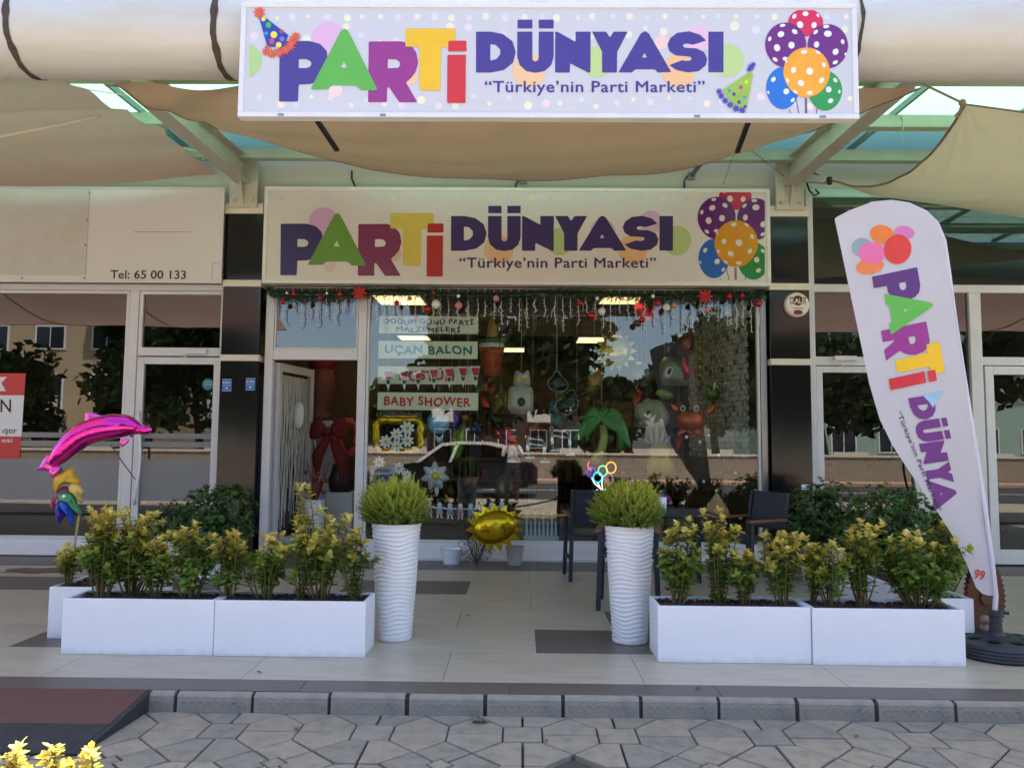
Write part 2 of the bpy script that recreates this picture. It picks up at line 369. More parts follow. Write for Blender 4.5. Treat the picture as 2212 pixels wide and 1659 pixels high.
# ------------------------------------------------------------------ the building
M_wall=mat('pale_render',S(196,196,170),.85,var=.10,scale=4,col2=S(182,184,160),stretch=(3,3,.5),bump=.1)
M_inwall=mat('interior_wall',S(92,82,72),.9,var=.1); M_inceil=mat('interior_ceiling',S(80,72,62),.9,var=.08); M_infl=mat('interior_floor',S(90,82,74),.4,var=.1)
M_grey=mat('grey_board',S(128,128,130),.6,var=.05)
GL=glass('shop_glass',(.93,.96,.95),2.1); GLD=glass('dark_shop_glass',(.55,.60,.58),2.0)
bld=thing('shop_building','pale rendered shop building above and behind the signs','building',(0,.1,0))
MB().box(-14,14,.06,.5,4.28,6.6).build('wall',M_wall,bld)
MB().box(-14,14,.06,8.4,6.6,6.9).build('roof',M_wall,bld)
MB().box(-14,14,8.2,8.4,0,6.6).build('rear_wall',M_inwall,bld)
MB().box(-14,14,.06,8.2,-.28,-.013).box(-14,14,.12,8.2,-.013,.03).build('floor_slab',M_infl,bld)
for x in (-14,-3.4,3.2,13.8): MB().box(x,x+.2,.14,8.2,.03,6.6).build('party_wall',M_inwall,bld)
MB().box(-3.2,3.2,.5,8.2,3.36,3.5).build('ceiling',M_inceil,bld)
MB().box(-13.8,-3.4,.5,8.2,3.36,3.5).build('ceiling',M_inceil,bld)
MB().box(3.4,13.8,.5,8.2,4.5,4.6).build('ceiling',mat('grey_ceiling',S(128,132,122),.8,var=.06),bld)
# lintel band just under the party shop sign
MB().box(-3.06,2.93,.0,.14,3.20,3.30).build('lintel',mat('dark_lintel',S(70,66,60),.6),bld)
# pillars
def pillar(x0,x1,lab,bands):
    t=thing('pillar',lab,'pillar',((x0+x1)/2,-.06,0),'black granite pillars between the shops')
    zs=[.0]+[b for b in bands]+[4.13]
    lo=.0
    for b0,b1 in bands:
        MB().box(x0,x1,-.08,.16,lo+.002,b0-.002).build('granite_panel',M_black,t,bevel=.004)
        MB().box(x0-.004,x1+.004,-.10,.165,b0,b1).build('cream_band',M_cream,t,bevel=.004); lo=b1
    MB().box(x0,x1,-.08,.16,lo+.002,4.125).build('granite_panel',M_black,t,bevel=.004)
    return t
pl=pillar(-3.605,-3.145,'black granite pillar with two small blue number plates',[(2.335,2.41),(3.235,3.315)])
pr=pillar(2.955,3.43,'black granite pillar carrying the round white alarm siren',[(2.335,2.41),(3.235,3.315)])
# wall plates, stiffeners and canopy arms
M_frame=mat('canopy_paint',S(200,196,178),.5,var=.08,scale=5,col2=S(182,180,162))
def arm(xc,lab,sg):
    t=thing('cantilever_beam',lab,'canopy arm',(xc,-.1,4.13),'steel arms carrying the canopy')
    MB().box(xc-.235,xc+.235,-.09,.055,4.132,4.26).build('bearing_block',M_cream,t,bevel=.004)
    MB().box(xc-.17,xc+.17,-.125,-.0905,4.20,4.80).build('wall_plate',M_frame,t,bevel=.004)
    for dx in (-.11,.11):
        for z in (4.29,4.70):
            c=Vector((xc+dx,-.126,z)); m=MB(); m.tube([c,c+Vector((0,-.02,0))],.028,6); m.tube([c+Vector((0,-.02,0)),c+Vector((0,-.04,0))],.014,8); m.build('bolt',M_frame,t)
    MB().prism([(xc-.008,-.126,4.22),(xc-.008,-.126,4.5),(xc-.008,-.26,4.5)],(.016,0,0)).build('stiffener',M_frame,t)
    # tapered I arm: web and two flanges
    a=[(-.126,4.50),(-.126,4.78),(-3.45,4.62),(-3.45,4.40)]
    MB().prism([(xc-.012,y,z) for y,z in a],(.024,0,0)).build('web',M_frame,t)
    MB().bar((xc,-.127,4.495),(xc,-3.42,4.392),.17,.016).build('bottom_flange',M_frame,t)
    MB().bar((xc,-.127,4.786),(xc,-3.42,4.628),.17,.016).build('top_flange',M_frame,t)
arm(-3.385,'steel canopy arm bolted above the left black pillar',-1); arm(3.21,'steel canopy arm bolted above the right black pillar',1)
# ---- joinery
def frame(t,x0,x1,z0,z1,w=.05,y0=-.0,y1=.07,m=None,nm='frame',wb=None,wt=None):
    m=m or M_alu; wb=w if wb is None else wb; wt=w if wt is None else wt
    q=MB(); q.box(x0,x0+w,y0,y1,z0,z1); q.box(x1-w,x1,y0,y1,z0,z1); q.box(x0+w,x1-w,y0+.001,y1-.001,z1-wt,z1); q.box(x0+w,x1-w,y0+.001,y1-.001,z0,z0+wb)
    return q.build(nm,m,t,bevel=.004)
def pane(t,x0,x1,z0,z1,y=.03,m=None,nm='pane'): return MB().box(x0,x1,y,y+.008,z0,z1).build(nm,m or GL,t)
def closer(t,x,z,y=-.005):
    q=MB(); q.box(x-.13,x+.13,y-.055,y,z,z+.055); q.bar((x-.1,y-.03,z+.0),(x-.16,y-.10,z-.02),.02,.01); q.bar((x-.16,y-.10,z-.02),(x+.02,y-.04,z-.09),.02,.01); q.build('door_closer',M_alu,t,bevel=.006)
def bow_handle(t,x,z0,z1,y,m=None,dx=.05):
    pts=[(x+dx*math.sin(PI*k/14)*.9,y-.07*math.sin(PI*k/14)**.5,z0+(z1-z0)*k/14) for k in range(15)]
    MB().tube(pts,.014,8).build('handle',m or M_steel,t,smooth=True)
# left, vacant shop
lf=thing('vacant_shopfront','vacant shop front with big dark window and white framed glass door','shopfront',(-5,0,0))
MB().box(-10,-3.61,.0,.08,3.20,3.27).build('head_rail',M_alu,lf)
MB().box(-4.765,-4.655,-.01,.09,.0,3.199).build('post',M_alu,lf,bevel=.006)
frame(lf,-10,-4.77,.20,3.195,.04,m=M_alu,nm='window_frame'); MB().box(-10,-4.768,-.012,.1,.01,.198).build('sill',M_white,lf,bevel=.006)
pane(lf,-9.96,-4.81,.24,3.155,m=GLD); 
frame(lf,-4.65,-3.61,2.40,3.195,.045,nm='transom_frame'); pane(lf,-4.605,-3.655,2.50,3.15,m=GLD); MB().box(-4.605,-3.655,-.004,.074,2.40,2.50).build('transom',M_alu,lf)
closer(lf,-3.92,2.42)
dl=frame(lf,-4.648,-3.63,.02,2.385,.085,nm='door',wb=.16); pane(dl,-4.563,-3.715,.18,2.30,m=GLD)
bow_handle(dl,-4.60,.62,1.72,-.01,M_white,.09)
M_film=mat('frosted_film',S(134,134,133),.7,var=.04,scale=2)
for x0,x1 in ((-9.95,-4.815),(-4.56,-3.72)):
    for z0,z1 in ((.66,1.15),(1.30,1.365),(1.405,1.465)): MB().box(x0,x1,.0265,.0285,z0,z1).build('frosted_band',M_film,lf)
# party shop
pf=thing('party_shopfront','party shop front with open white framed door and wide display window','shopfront',(0,0,0))
MB().box(-3.10,-3.0,-.01,.09,.0,3.199).build('post',M_alu,pf,bevel=.006)
MB().box(-1.975,-1.875,-.01,.09,.0,3.199).build('post',M_alu,pf,bevel=.006)
MB().box(2.86,2.94,-.01,.09,.0,3.199).build('post',M_steel,pf,bevel=.01)
frame(pf,-2.995,-1.98,2.49,3.195,.02,nm='transom_frame'); pane(pf,-2.975,-2.0,2.51,3.175); MB().box(-2.998,-1.977,-.012,.09,2.365,2.488).build('transom',M_alu,pf,bevel=.006)
frame(pf,-1.87,2.855,.205,3.195,.03,nm='window_frame'); pane(pf,-1.84,2.825,.235,3.165)
MB().box(-1.872,2.858,-.02,.1,.02,.203).build('sill',M_white,pf,bevel=.008)
MB().box(-1.872,2.858,-.06,.09,.002,.019).build('threshold',M_alu,pf)
# the open door leaf, swung inwards on the left post
an=R(80); hx,hy=-2.985,.12; ca,sa=math.cos(an),math.sin(an)
def L(u,v,z): return Vector((hx+u*ca-v*sa,hy+u*sa+v*ca,z))
def lbox(m,u0,u1,v0,v1,z0,z1): m.add([L(u0,v0,z0),L(u1,v0,z0),L(u1,v1,z0),L(u0,v1,z0),L(u0,v0,z1),L(u1,v0,z1),L(u1,v1,z1),L(u0,v1,z1)],[(3,2,1,0),(4,5,6,7),(0,1,5,4),(1,2,6,5),(2,3,7,6),(3,0,4,7)]); return m
dm=MB(); lbox(dm,0,.09,-.03,.03,.05,2.34); lbox(dm,.89,.98,-.03,.03,.05,2.34); lbox(dm,.09,.89,-.029,.029,2.24,2.34); lbox(dm,.09,.89,-.029,.029,.05,.2)
dleaf=dm.build('door',M_alu,pf,bevel=.004)
lbox(MB(),.09,.89,-.004,.004,.2,2.24).build('pane',GL,dleaf)
MB().tube([L(.93+.0*k,-.03-.09*math.sin(PI*k/12)**.6,.75+.75*k/12) for k in range(13)],.014,8).build('handle',M_steel,dleaf,smooth=True)
# lace and fringe curtain hanging on the door pane
lc=MB()
for k in range(46):
    u=.13+.7*k/46+rnd.uniform(-.01,.01); z0=rnd.uniform(.35,1.25) if .3<u<.7 else rnd.uniform(.25,.6)
    pts=[L(u+.01*math.sin(j*1.7+k),-.02+.006*math.sin(j+k),2.2-(2.2-z0)*j/8) for j in range(9)]; lc.tube(pts,.004,4,False)
M_lace=mat('lace',S(214,212,204),.9)
tag(lc.build('fringe_curtain',M_lace),'white string fringe curtain hanging inside the open glass door','curtain')
ws=MB(); ws.foil(L(.47,-.07,1.72),[L(.47,-.07,1.72)+Vector((.07*math.cos(a),.0,.17*math.sin(a))) for a in [2*PI*k/20 for k in range(20)]],.03)
tag(ws.build('door_wreath',M_lace,smooth=True),'oval white lace wreath hung on the open door','wreath')
# right shop
rf=thing('right_shopfront','tall glazed shop front with pale frames beside the feather flag','shopfront',(5,0,0))
MB().box(3.435,3.52,-.01,.09,.0,4.40).build('post',M_alu,rf,bevel=.006)
MB().box(3.435,10,-.012,.1,4.40,4.50).build('head_rail',mat('teal_paint',S(170,206,190),.4),rf)
MB().box(3.521,10,.005,.08,3.235,3.33).build('rail',M_alu,rf,bevel=.005)
pane(rf,3.521,10,3.331,4.40,m=GLD)
MB().box(3.521,4.90,.0,.08,2.345,2.45).build('transom',M_alu,rf,bevel=.005); pane(rf,3.521,4.90,2.451,3.234,m=GLD)
closer(rf,3.86,2.40)
d1=frame(rf,3.525,4.72,.02,2.335,.075,nm='door',wb=.14); pane(d1,3.60,4.645,.16,2.26,m=GLD); bow_handle(d1,4.66,.75,1.6,-.01,M_steel,-.07)
MB().box(4.725,4.905,-.0,.08,.0,2.343).build('post',M_alu,rf,bevel=.005)
pane(rf,4.907,5.36,.2,3.234,m=GLD); MB().box(4.907,5.36,-.01,.09,.01,.198).build('sill',M_white,rf)
MB().box(5.361,5.50,-.015,.09,.0,3.233).build('post',M_alu,rf,bevel=.006)
MB().box(5.501,10,.0,.08,2.36,2.46).build('transom',M_alu,rf,bevel=.005); pane(rf,5.501,10,2.461,3.234,m=GLD)
d2=frame(rf,5.53,6.75,.02,2.35,.10,nm='door',wb=.17); pane(d2,5.63,6.65,.19,2.25,m=GLD)
pane(rf,6.76,10,.05,2.35,m=GLD)
# goods inside the right shop
M_brown=mat('dark_wood',S(82,56,40),.5,var=.2,scale=8,stretch=(1,1,8))
t=thing('floor_lamp','floor lamp with black drum shade inside the right shop','lamp',(4.9,1.6,.03))
MB().lathe((4.9,1.6,.03),[(.16,0),(.16,.03),(.02,.05),(.015,.06)],16).build('base',M_dark,t); MB().tube([(4.9,1.6,.08),(4.9,1.6,1.75)],.012,8).build('pole',M_dark,t); MB().lathe((4.9,1.6,1.72),[(.13,0),(.09,.24)],20).build('shade',M_dark,t,smooth=True)
t=thing('wooden_figure','carved brown wooden figure standing inside the right shop door','statue',(4.15,1.2,.03))
fig=MB(); fig.lathe((4.15,1.2,.03),[(.11,0),(.07,.1),(.06,.35),(.10,.55),(.12,.72),(.13,.86),(.06,.93),(.05,.96)],14); fig.ell((4.15,1.2,1.06),.075,.08,.1); fig.ell((4.15,1.15,1.15),.06,.06,.05); fig.build('body',mat('terracotta',S(140,76,48),.6,var=.15),t,smooth=True)
for sg in (-1,1): MB().tube([(4.15+sg*.12,1.2,.86),(4.15+sg*.17,1.15,.7),(4.15+sg*.08,1.08,.62)],.028,8).build('arm',MATS['terracotta'],t,smooth=True)
t=thing('wooden_chest','dark wooden chest with urn shapes deep inside the right shop','chest',(5,2.6,.03))
MB().box(4.2,6.0,2.4,2.9,.03,1.05).build('body',M_brown,t,bevel=.01)
for k in range(4): MB().box(4.24+k*.44,4.64+k*.44,2.38,2.399,.5,.98).build('drawer',M_brown,t,bevel=.006)
for x,y,r_ in ((4.6,2.6,.12),(5.3,2.6,.1),(5.8,2.65,.14)):
    tag(MB().lathe((x,y,1.05),[(r_*.5,0),(r_,.1),(r_*.9,.2),(r_*.4,.28),(r_*.55,.33)],18).build('urn',M_brown,smooth=True),{4.6:'dark urn on the left end of the chest in the right shop',5.3:'smallest dark urn in the middle of the chest',5.8:'widest dark urn on the right end of the chest'}[x],'urn','urns on the chest')
t=thing('lantern_stand','black metal lantern stand behind the far right glass door','lantern',(6.0,1.0,.03))
for sx in (-.16,.16):
    for sy in (-.16,.16): MB().tube([(6.0+sx,1.0+sy,.03),(6.0+sx,1.0+sy,1.3)],.012,6).build('leg',M_dark,t)
MB().box(5.80,6.20,.8,1.2,.8,.83).build('shelf',M_dark,t); MB().box(5.80,6.20,.8,1.2,.35,.38).build('shelf',M_dark,t)
MB().lathe((6.0,1.0,1.3),[(.22,0),(.05,.2),(.02,.28)],4).build('lantern_roof',M_dark,t)
for xx,yy in ((3.95,2.2),(5.75,2.4)):
    v=MB(); v.box(xx-.28,xx+.28,yy-.28,yy+.28,4.485,4.498); 
    for k in range(7): v.box(xx-.26,xx+.26,yy-.25+k*.08,yy-.22+k*.08,4.47,4.485)
    tag(v.build('ceiling_vent',M_dark),'dark louvred ceiling vent in the right shop '+('near the pillar' if xx<5 else 'towards the far right'),'vent')
# ------------------------------------------------------------------ canopy: tube, glass roof, purlins
M_tube=mat('tube_paint',S(208,208,206),.34,var=.07,scale=2.5,col2=S(194,191,182),stretch=(.6,3,3),bump=.03,bscale=14,coat=.15)
TYc,TZc,TR=-3.70,4.405,.315
tb=thing('canopy_tube','thick white painted steel tube running along the canopy edge','canopy tube',(0,TYc,TZc))
n=40; m=MB(); 
xs=[-9,-4.4,-4.38,-3.99,-3.97,-2.18,-2.16,2.36,2.38,9]
m.tube([(x,TYc,TZc) for x in (-9,-3.5,2.4,9)],TR,48,False); m.build('pipe',M_tube,tb,smooth=True)
M_seam=mat('torn_sealant',S(74,66,60),.9,var=.3,scale=30,bump=.4)
for x,w,lean in ((A(22,80,TYc-.25).x,.055,.0),(A(468,80,TYc-.25).x,.055,.02),(A(1856,80,TYc-.25).x,.03,0)):
    q=MB(); N=40; 
    for k in range(N+1):
        a=2*PI*k/N; ww=w*(.85+.15*math.sin(k*2.3)+.12*math.sin(k*5.1)); 
        for sx in (-1,1): q.v.append((x+sx*ww/2+.004*math.sin(k*1.3)+lean*math.sin(a),TYc+(TR+.004)*math.cos(a),TZc+(TR+.004)*math.sin(a)))
    q.f=[(2*k,2*k+1,2*k+3,2*k+2) for k in range(N)]; q.fc=[None]*N
    q.build('seam_band',M_seam,tb)
q=MB(); c=Vector((-4.22,TYc-.12,TZc-.292)); q.foil(c,[c+Vector((.12*math.cos(a),.05*math.sin(a),.02*math.sin(a))) for a in [2*PI*k/16 for k in range(16)]],.004); q.build('rust_patch',M_seam,tb)
# roof glazing
def roofglass():
    m=bpy.data.materials.new('roof_glass'); m.use_nodes=True; n=m.node_tree.nodes; l=m.node_tree.links; n.remove(n['Principled BSDF'])
    t=n.new('ShaderNodeBsdfTransparent'); t.inputs[0].default_value=(.55,.80,.74,1)
    tr=n.new('ShaderNodeBsdfTranslucent'); tr.inputs[0].default_value=(.39,.54,.48,1)
    g=n.new('ShaderNodeBsdfGlossy'); g.inputs['Roughness'].default_value=.05; g.inputs[0].default_value=(.5,.6,.58,1)
    m1=n.new('ShaderNodeMixShader'); m1.inputs[0].default_value=.9; m2=n.new('ShaderNodeMixShader'); m2.inputs[0].default_value=.08
    l.new(t.outputs[0],m1.inputs[1]); l.new(tr.outputs[0],m1.inputs[2]); l.new(m1.outputs[0],m2.inputs[1]); l.new(g.outputs[0],m2.inputs[2]); l.new(m2.outputs[0],n['Material Output'].inputs[0]); return m
M_rg=roofglass()
gr=thing('glass_roof','green glass canopy roof on pale steel purlins above the sails','canopy roof',(0,-2,4.85))
zr=lambda y:4.93+(y+.1)/3.4*.10
for i in range(-6,7):
    x0=-.085+i*1.32
    for j in range(3):
        y0,y1=-3.42+j*1.12,-3.42+(j+1)*1.12-.01
        MB().add([(x0+.005,y0,zr(y0)),(x0+1.31,y0,zr(y0)),(x0+1.31,y1,zr(y1)),(x0+.005,y1,zr(y1)),(x0+.005,y0,zr(y0)+.01),(x0+1.31,y0,zr(y0)+.01),(x0+1.31,y1,zr(y1)+.01),(x0+.005,y1,zr(y1)+.01)],
          [(3,2,1,0),(4,5,6,7),(0,1,5,4),(1,2,6,5),(2,3,7,6),(3,0,4,7)]).build('roof_pane',M_rg,gr)
    if i>-6: MB().bar((x0,-.1,zr(-.1)-.035),(x0,-3.45,zr(-3.45)-.035),.03,.06).build('glazing_bar',mat('bar_paint',S(120,140,128),.5),gr)
M_purl=mat('purlin_paint',S(176,188,164),.5,var=.05)
for y in (-.30,-1.33,-2.42,-3.42): MB().box(-8.5,8.5,y-.06,y+.06,zr(y)-.20,zr(y)-.066).build('purlin',M_purl,gr,bevel=.006)
# ------------------------------------------------------------------ shade sails
def fabric(name,c,c2,tr):
    return mat(name,c,.95,var=.13,scale=4,col2=c2,stretch=(1,1,1),bump=.12,bscale=220,trans=tr)
M_sail1=fabric('brown_shade_net',S(204,158,134),S(190,144,120),.27); M_sail2=fabric('grey_shade_net',S(212,180,164),S(202,170,154),.25); M_sail3=fabric('sand_shade_net',S(230,192,168),S(216,178,154),.42)
M_rope=mat('rope',S(150,132,108),.9); M_hem=mat('sail_hem',S(134,116,94),.95)
sails=thing('shade_sail','brown net shade sail sagging under the canopy behind the upper sign','shade sail',(0,-2,4.4),'shade sails tied under the canopy')
def csail(u,v):                       # u across, v 0 front (at the tube) .. 1 back (towards the wall)
    x=(-3.33+6.45*u)+(.30*v*max(0,1-2*u) if u<.5 else -.55*v*max(0,(u-.5)*2))
    sag=math.sin(PI*min(1,max(0,u)))
    z0=4.20; z1=4.79-.40*max(0,sag)**.75 
    if u>.7: z1-= .05*math.sin((u-.7)/.3*PI)
    if u<.22: z1+=.10*(1-u/.22)
    y=-3.30+2.72*v
    z=z0+(z1-z0)*v-.15*math.sin(PI*v)*(.35+.65*sag)
    z+=.028*math.sin(u*40+v*9+3*math.sin(v*5))*(1-v)*(1-u)*1.4+.018*math.sin(v*26+u*9)*math.sin(PI*v)*(1-.6*u)+.010*math.sin(u*23+v*4)*math.sin(PI*u)
    return Vector((x,y,z))
MB().grid(csail,90,40).build('cloth',M_sail1,sails,smooth=True)
for v in (1,): MB().tube([csail(k/90,v) for k in range(91)],.007,6).build('hem',M_hem,sails,smooth=True)
for u in (0,1): MB().tube([csail(u,k/40) for k in range(41)],.007,6).build('hem',M_hem,sails,smooth=True)
MB().tube([csail(1,1),(3.13,-.13,4.62)],.006,6).build('tie_rope',M_rope,sails)
MB().tube([A(1600,312,-.58),A(1578,352,-.3),A(1562,400,-.17)],.005,6).build('tie_rope',M_rope,sails)
# left sail with its scalloped edge
ls=thing('shade_sail','grey beige shade sail with scalloped edge over the vacant left shop','shade sail',(-5,-2,4.3),'shade sails tied under the canopy')
eo=[cr(x,y,0,0,2.212) for x,y in ((430,645),(520,680),(600,720),(740,755),(800,800),(860,855),(930,905),(1070,915),(1120,980),(1220,1040),(1370,1075),(1400,1150),(1450,1200),(1530,1235),(1580,1290),(1680,1345),(1760,1410),(1830,1455))]
EP=[]
for i,(x,y) in enumerate(eo):
    Y=-3.32+3.0*(i/(len(eo)-1))**1.0; EP.append(A(x,y,Y))
def lsail(u,v):
    k=v*(len(EP)-1); i=min(int(k),len(EP)-2); e=EP[i].lerp(EP[i+1],k-i)
    far=Vector((-9.5,-3.32+2.95*v,4.28+.06*v+.25*math.sin(PI*v)*.3))
    p=e.lerp(far,u); p.z+=.05*math.sin(PI*min(1,u*1.3))*math.sin(PI*v)-.10*v*math.sin(PI*min(u*1.6,1))
    p.z+=.006*math.sin(u*30+v*12); return p
MB().grid(lsail,50,51).build('cloth',M_sail2,ls,smooth=True)
MB().tube([A(0,296,-2.2),A(205,255,-2.0),A(235,232,-1.9)],.012,6).build('seam_cord',mat('pale_cord',S(214,208,190),.8),ls)
MB().tube([A(214,170,-3.3),A(330,168,-3.3)],.008,6).build('tie_rope',mat('pale_cord',S(214,208,190),.8),ls)
for (x,y),(x2,y2),Y in ((cr(745,755,0,0,2.212),cr(1060,800,0,0,2.212),-2.6),(cr(1360,1075,0,0,2.212),cr(1500,1075,0,0,2.212),-1.3),(cr(1370,1075,0,0,2.212),cr(1440,1035,0,0,2.212),-1.3),(cr(1530,1240,0,0,2.212),cr(1720,1285,0,0,2.212),-.9),(cr(1690,1340,0,0,2.212),cr(1750,1310,0,0,2.212),-.6)):
    MB().tube([A(x,y,Y),A(x2,y2,Y)],.005,5).build('tie_rope',MATS['pale_cord'],ls)
# right sail
rs=thing('shade_sail','pale sand shade sail with frayed dark hem over the right shop','shade sail',(4.5,-2,4.2),'shade sails tied under the canopy')
pk=A(2085,226,-2.9)
lo_=[(1750,372,-.25),(1800,392,-.28),(1850,402,-.32)]
hem=[(2085,226,-2.9),(2062,262,-2.6),(2035,300,-2.25),(2005,335,-1.9),(1965,367,-1.55),(1925,388,-1.2),(1880,401,-.85),(1835,398,-.55),(1790,388,-.38),(1748,371,-.25)]
top=[(2085,226,-2.9),(2130,232,-2.95),(2212,243,-3.0),(2330,255,-3.1)]
bot=[(1748,371,-.25),(1850,410,-.30),(1960,432,-.36),(2080,449,-.42),(2212,470,-.5),(2420,500,-.6)]
def along(L_,t):
    k=t*(len(L_)-1); i=min(int(k),len(L_)-2); return A(*L_[i]).lerp(A(*L_[i+1]),k-i)
def rsail(u,v):      # v: 0 top edge .. 1 bottom edge ; u 0 hem .. 1 right
    a=along(hem,v); b0=A(2330,255,-3.1); b1=A(2420,500,-.6); b=b0.lerp(b1,v); tt=along(top,u); bb=along(bot,u)
    p=a.lerp(b,u)+(tt.lerp(bb,v)-along(top,u)*0-(A(*top[0]).lerp(A(*top[-1]),u)).lerp(A(*bot[0]).lerp(A(*bot[-1]),u),v))
    p.z+=-.05*math.sin(PI*v)*math.sin(PI*min(1,u+.15))+.012*math.sin(9*math.atan2(u+.02,v+.05)*2.2)*math.exp(-2.2*(u*u+v*v)**.5)*3*(u*v)**.3+.008*math.sin(v*40+u*3)*v
    return p
MB().grid(rsail,44,50).build('cloth',M_sail3,rs,smooth=True)
MB().tube([rsail(0,k/50)+Vector((0,-.004,0)) for k in range(51)],.012,6).build('hem',M_hem,rs,smooth=True)
MB().tube([rsail(k/44,0) for k in range(45)],.008,6).build('hem',M_hem,rs,smooth=True)
MB().tube([pk,A(2010,190,-3.05),A(1975,168,-3.25)],.011,6).build('tie_rope',M_rope,rs)
q=MB(); q.ell(pk+Vector((-.03,-.01,.01)),.03,.03,.03,8,5); q.tube([pk+Vector((-.03,-.01,0)),pk+Vector((-.05,-.01,-.06)),pk+Vector((-.09,-.01,-.10)),pk+Vector((-.06,-.01,-.12))],.012,6); q.build('rope_knot',M_rope,rs,smooth=True)
MB().tube([A(1748,371,-.25),A(1700,352,-.2),A(1640,330,-.2),A(1602,308,-.3)],.006,6).build('tie_rope',M_rope,rs)
# two more sails tied out over the forecourt on either side, mirrored in the side windows
for sg,lab in ((-1,'grey shade sail stretched over the left forecourt, mirrored in the vacant window'),(1,'grey shade sail stretched over the right forecourt, mirrored in the right shop')):
    t=thing('shade_sail',lab,'shade sail',(sg*8,-5.5,4),'shade sails tied under the canopy')
    P4=[Vector((sg*4.7,-4.25,4.12)),Vector((sg*12,-4.25,4.2)),Vector((sg*12,-6.9,3.8)),Vector((sg*5.0,-6.9,3.72))]
    def fsail(u,v): p=P4[0].lerp(P4[1],u).lerp(P4[3].lerp(P4[2],u),v); p.z+=-.18*math.sin(PI*u)*math.sin(PI*v)+.01*math.sin(u*25+v*9); p.y+=.25*math.sin(PI*u)*v; return p
    MB().grid(fsail,24,12).build('cloth',M_sail2,t,smooth=True); MB().tube([fsail(k/24,1) for k in range(25)],.01,6).build('hem',M_hem,t,smooth=True)
    for u in (.33,.66): MB().tube([fsail(u,k/12)-Vector((0,0,.006)) for k in range(13)],.012,5).build('seam_cord',M_hem,t)
    for q in (P4[2],P4[3]): MB().tube([q,(q.x,q.y,-.1)],.03,8).build('mast',M_frame,t) if abs(q.x)>8 else MB().tube([q,(q.x+sg*.4,-4.0,4.35)],.008,5).build('tie_rope',M_rope,t)
# hanging cord loops at the glass roof edge
q=MB(); q.tube([A(1942,283,-1.35),A(1946,250,-1.4),A(1952,262,-1.4),A(1950,282,-1.4)],.006,5); q.tube([A(1950,275,-1.4),A(1951,320,-1.3)],.004,5); tag(q.build('cord_loop',MATS['pale_cord'],smooth=True),'thin cord loop dangling from the glass roof right of the upper sign','cord')
# ------------------------------------------------------------------ signs
P_=dict(pur=S(72,58,142),grn=S(96,178,72),mag=S(150,52,136),yel=S(236,190,30),red=S(206,48,56))
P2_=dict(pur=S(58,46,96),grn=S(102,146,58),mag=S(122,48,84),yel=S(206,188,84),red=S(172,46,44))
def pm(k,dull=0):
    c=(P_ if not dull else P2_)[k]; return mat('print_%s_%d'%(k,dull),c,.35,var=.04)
PARTI=[('pur',[[(352,348),(600,348),(690,372),(745,430),(760,520),(745,610),(690,680),(610,708),(512,712),(505,855),(347,855)],[(512,500),(580,500),(612,520),(618,540),(608,562),(580,575),(512,575)]],0),
 ('mag',[[(1098,352),(1370,350),(1440,372),(1495,440),(1512,530),(1490,610),(1450,660),(1410,695),(1505,860),(1355,862),(1275,745),(1262,730),(1252,745),(1250,860),(1092,860)],[(1258,500),(1330,502),(1358,525),(1360,550),(1345,572),(1256,577)]],0),
 ('grn',[[(865,262),(895,245),(925,262),(1168,748),(1160,760),(1030,760),(1012,738),(995,722),(795,720),(775,732),(762,752),(622,755),(612,748)],[(890,515),(918,572),(862,572)]],1),
 ('yel',[[(1408,245),(1822,245),(1822,400),(1705,400),(1697,762),(1525,762),(1522,398),(1405,395)]],1),
 ('red',[[(1757,465),(1912,465),(1908,868),(1754,868)]],2),('red',[[(1765,347),(1915,347),(1917,435),(1762,437)]],2)]
DUN=[[[(5,270),(130,270),(230,290),(310,350),(338,440),(315,530),(240,590),(130,612),(5,612)],[(125,375),(170,380),(208,420),(208,460),(175,500),(125,512)]],
 [[(350,270),(477,270),(477,500),(490,517),(503,519),(520,512),(530,495),(530,270),(655,270),(655,480),(635,550),(580,600),(503,615),(425,600),(370,550),(350,480)]],
 [[(352,170),(477,170),(477,243),(352,243)]],[[(530,170),(655,170),(655,243),(530,243)]],
 [[(668,270),(685,270),(838,355),(838,270),(965,270),(963,615),(945,612),(793,535),(790,612),(667,612)]],
 [[(977,270),(1095,270),(1125,318),(1158,270),(1275,270),(1187,440),(1185,612),(1060,612),(1060,440)]],
 [[(1385,285),(1420,265),(1452,285),(1640,608),(1525,612),(1510,592),(1490,585),(1345,585),(1325,595),(1312,612),(1197,610)],[(1415,448),(1437,487),(1394,487)]],
 [[(1932,345),(1880,295),(1790,267),(1690,280),(1630,325),(1607,380),(1625,435),(1680,470),(1795,478),(1812,492),(1800,512),(1755,515),(1735,508),(1622,550),(1680,590),(1780,612),(1870,600),(1930,550),(1940,495),(1915,440),(1850,410),(1755,405),(1735,390),(1745,375),(1775,370),(1820,380)]],
 [[(1950,270),(2077,270),(2077,610),(1950,610)]]]
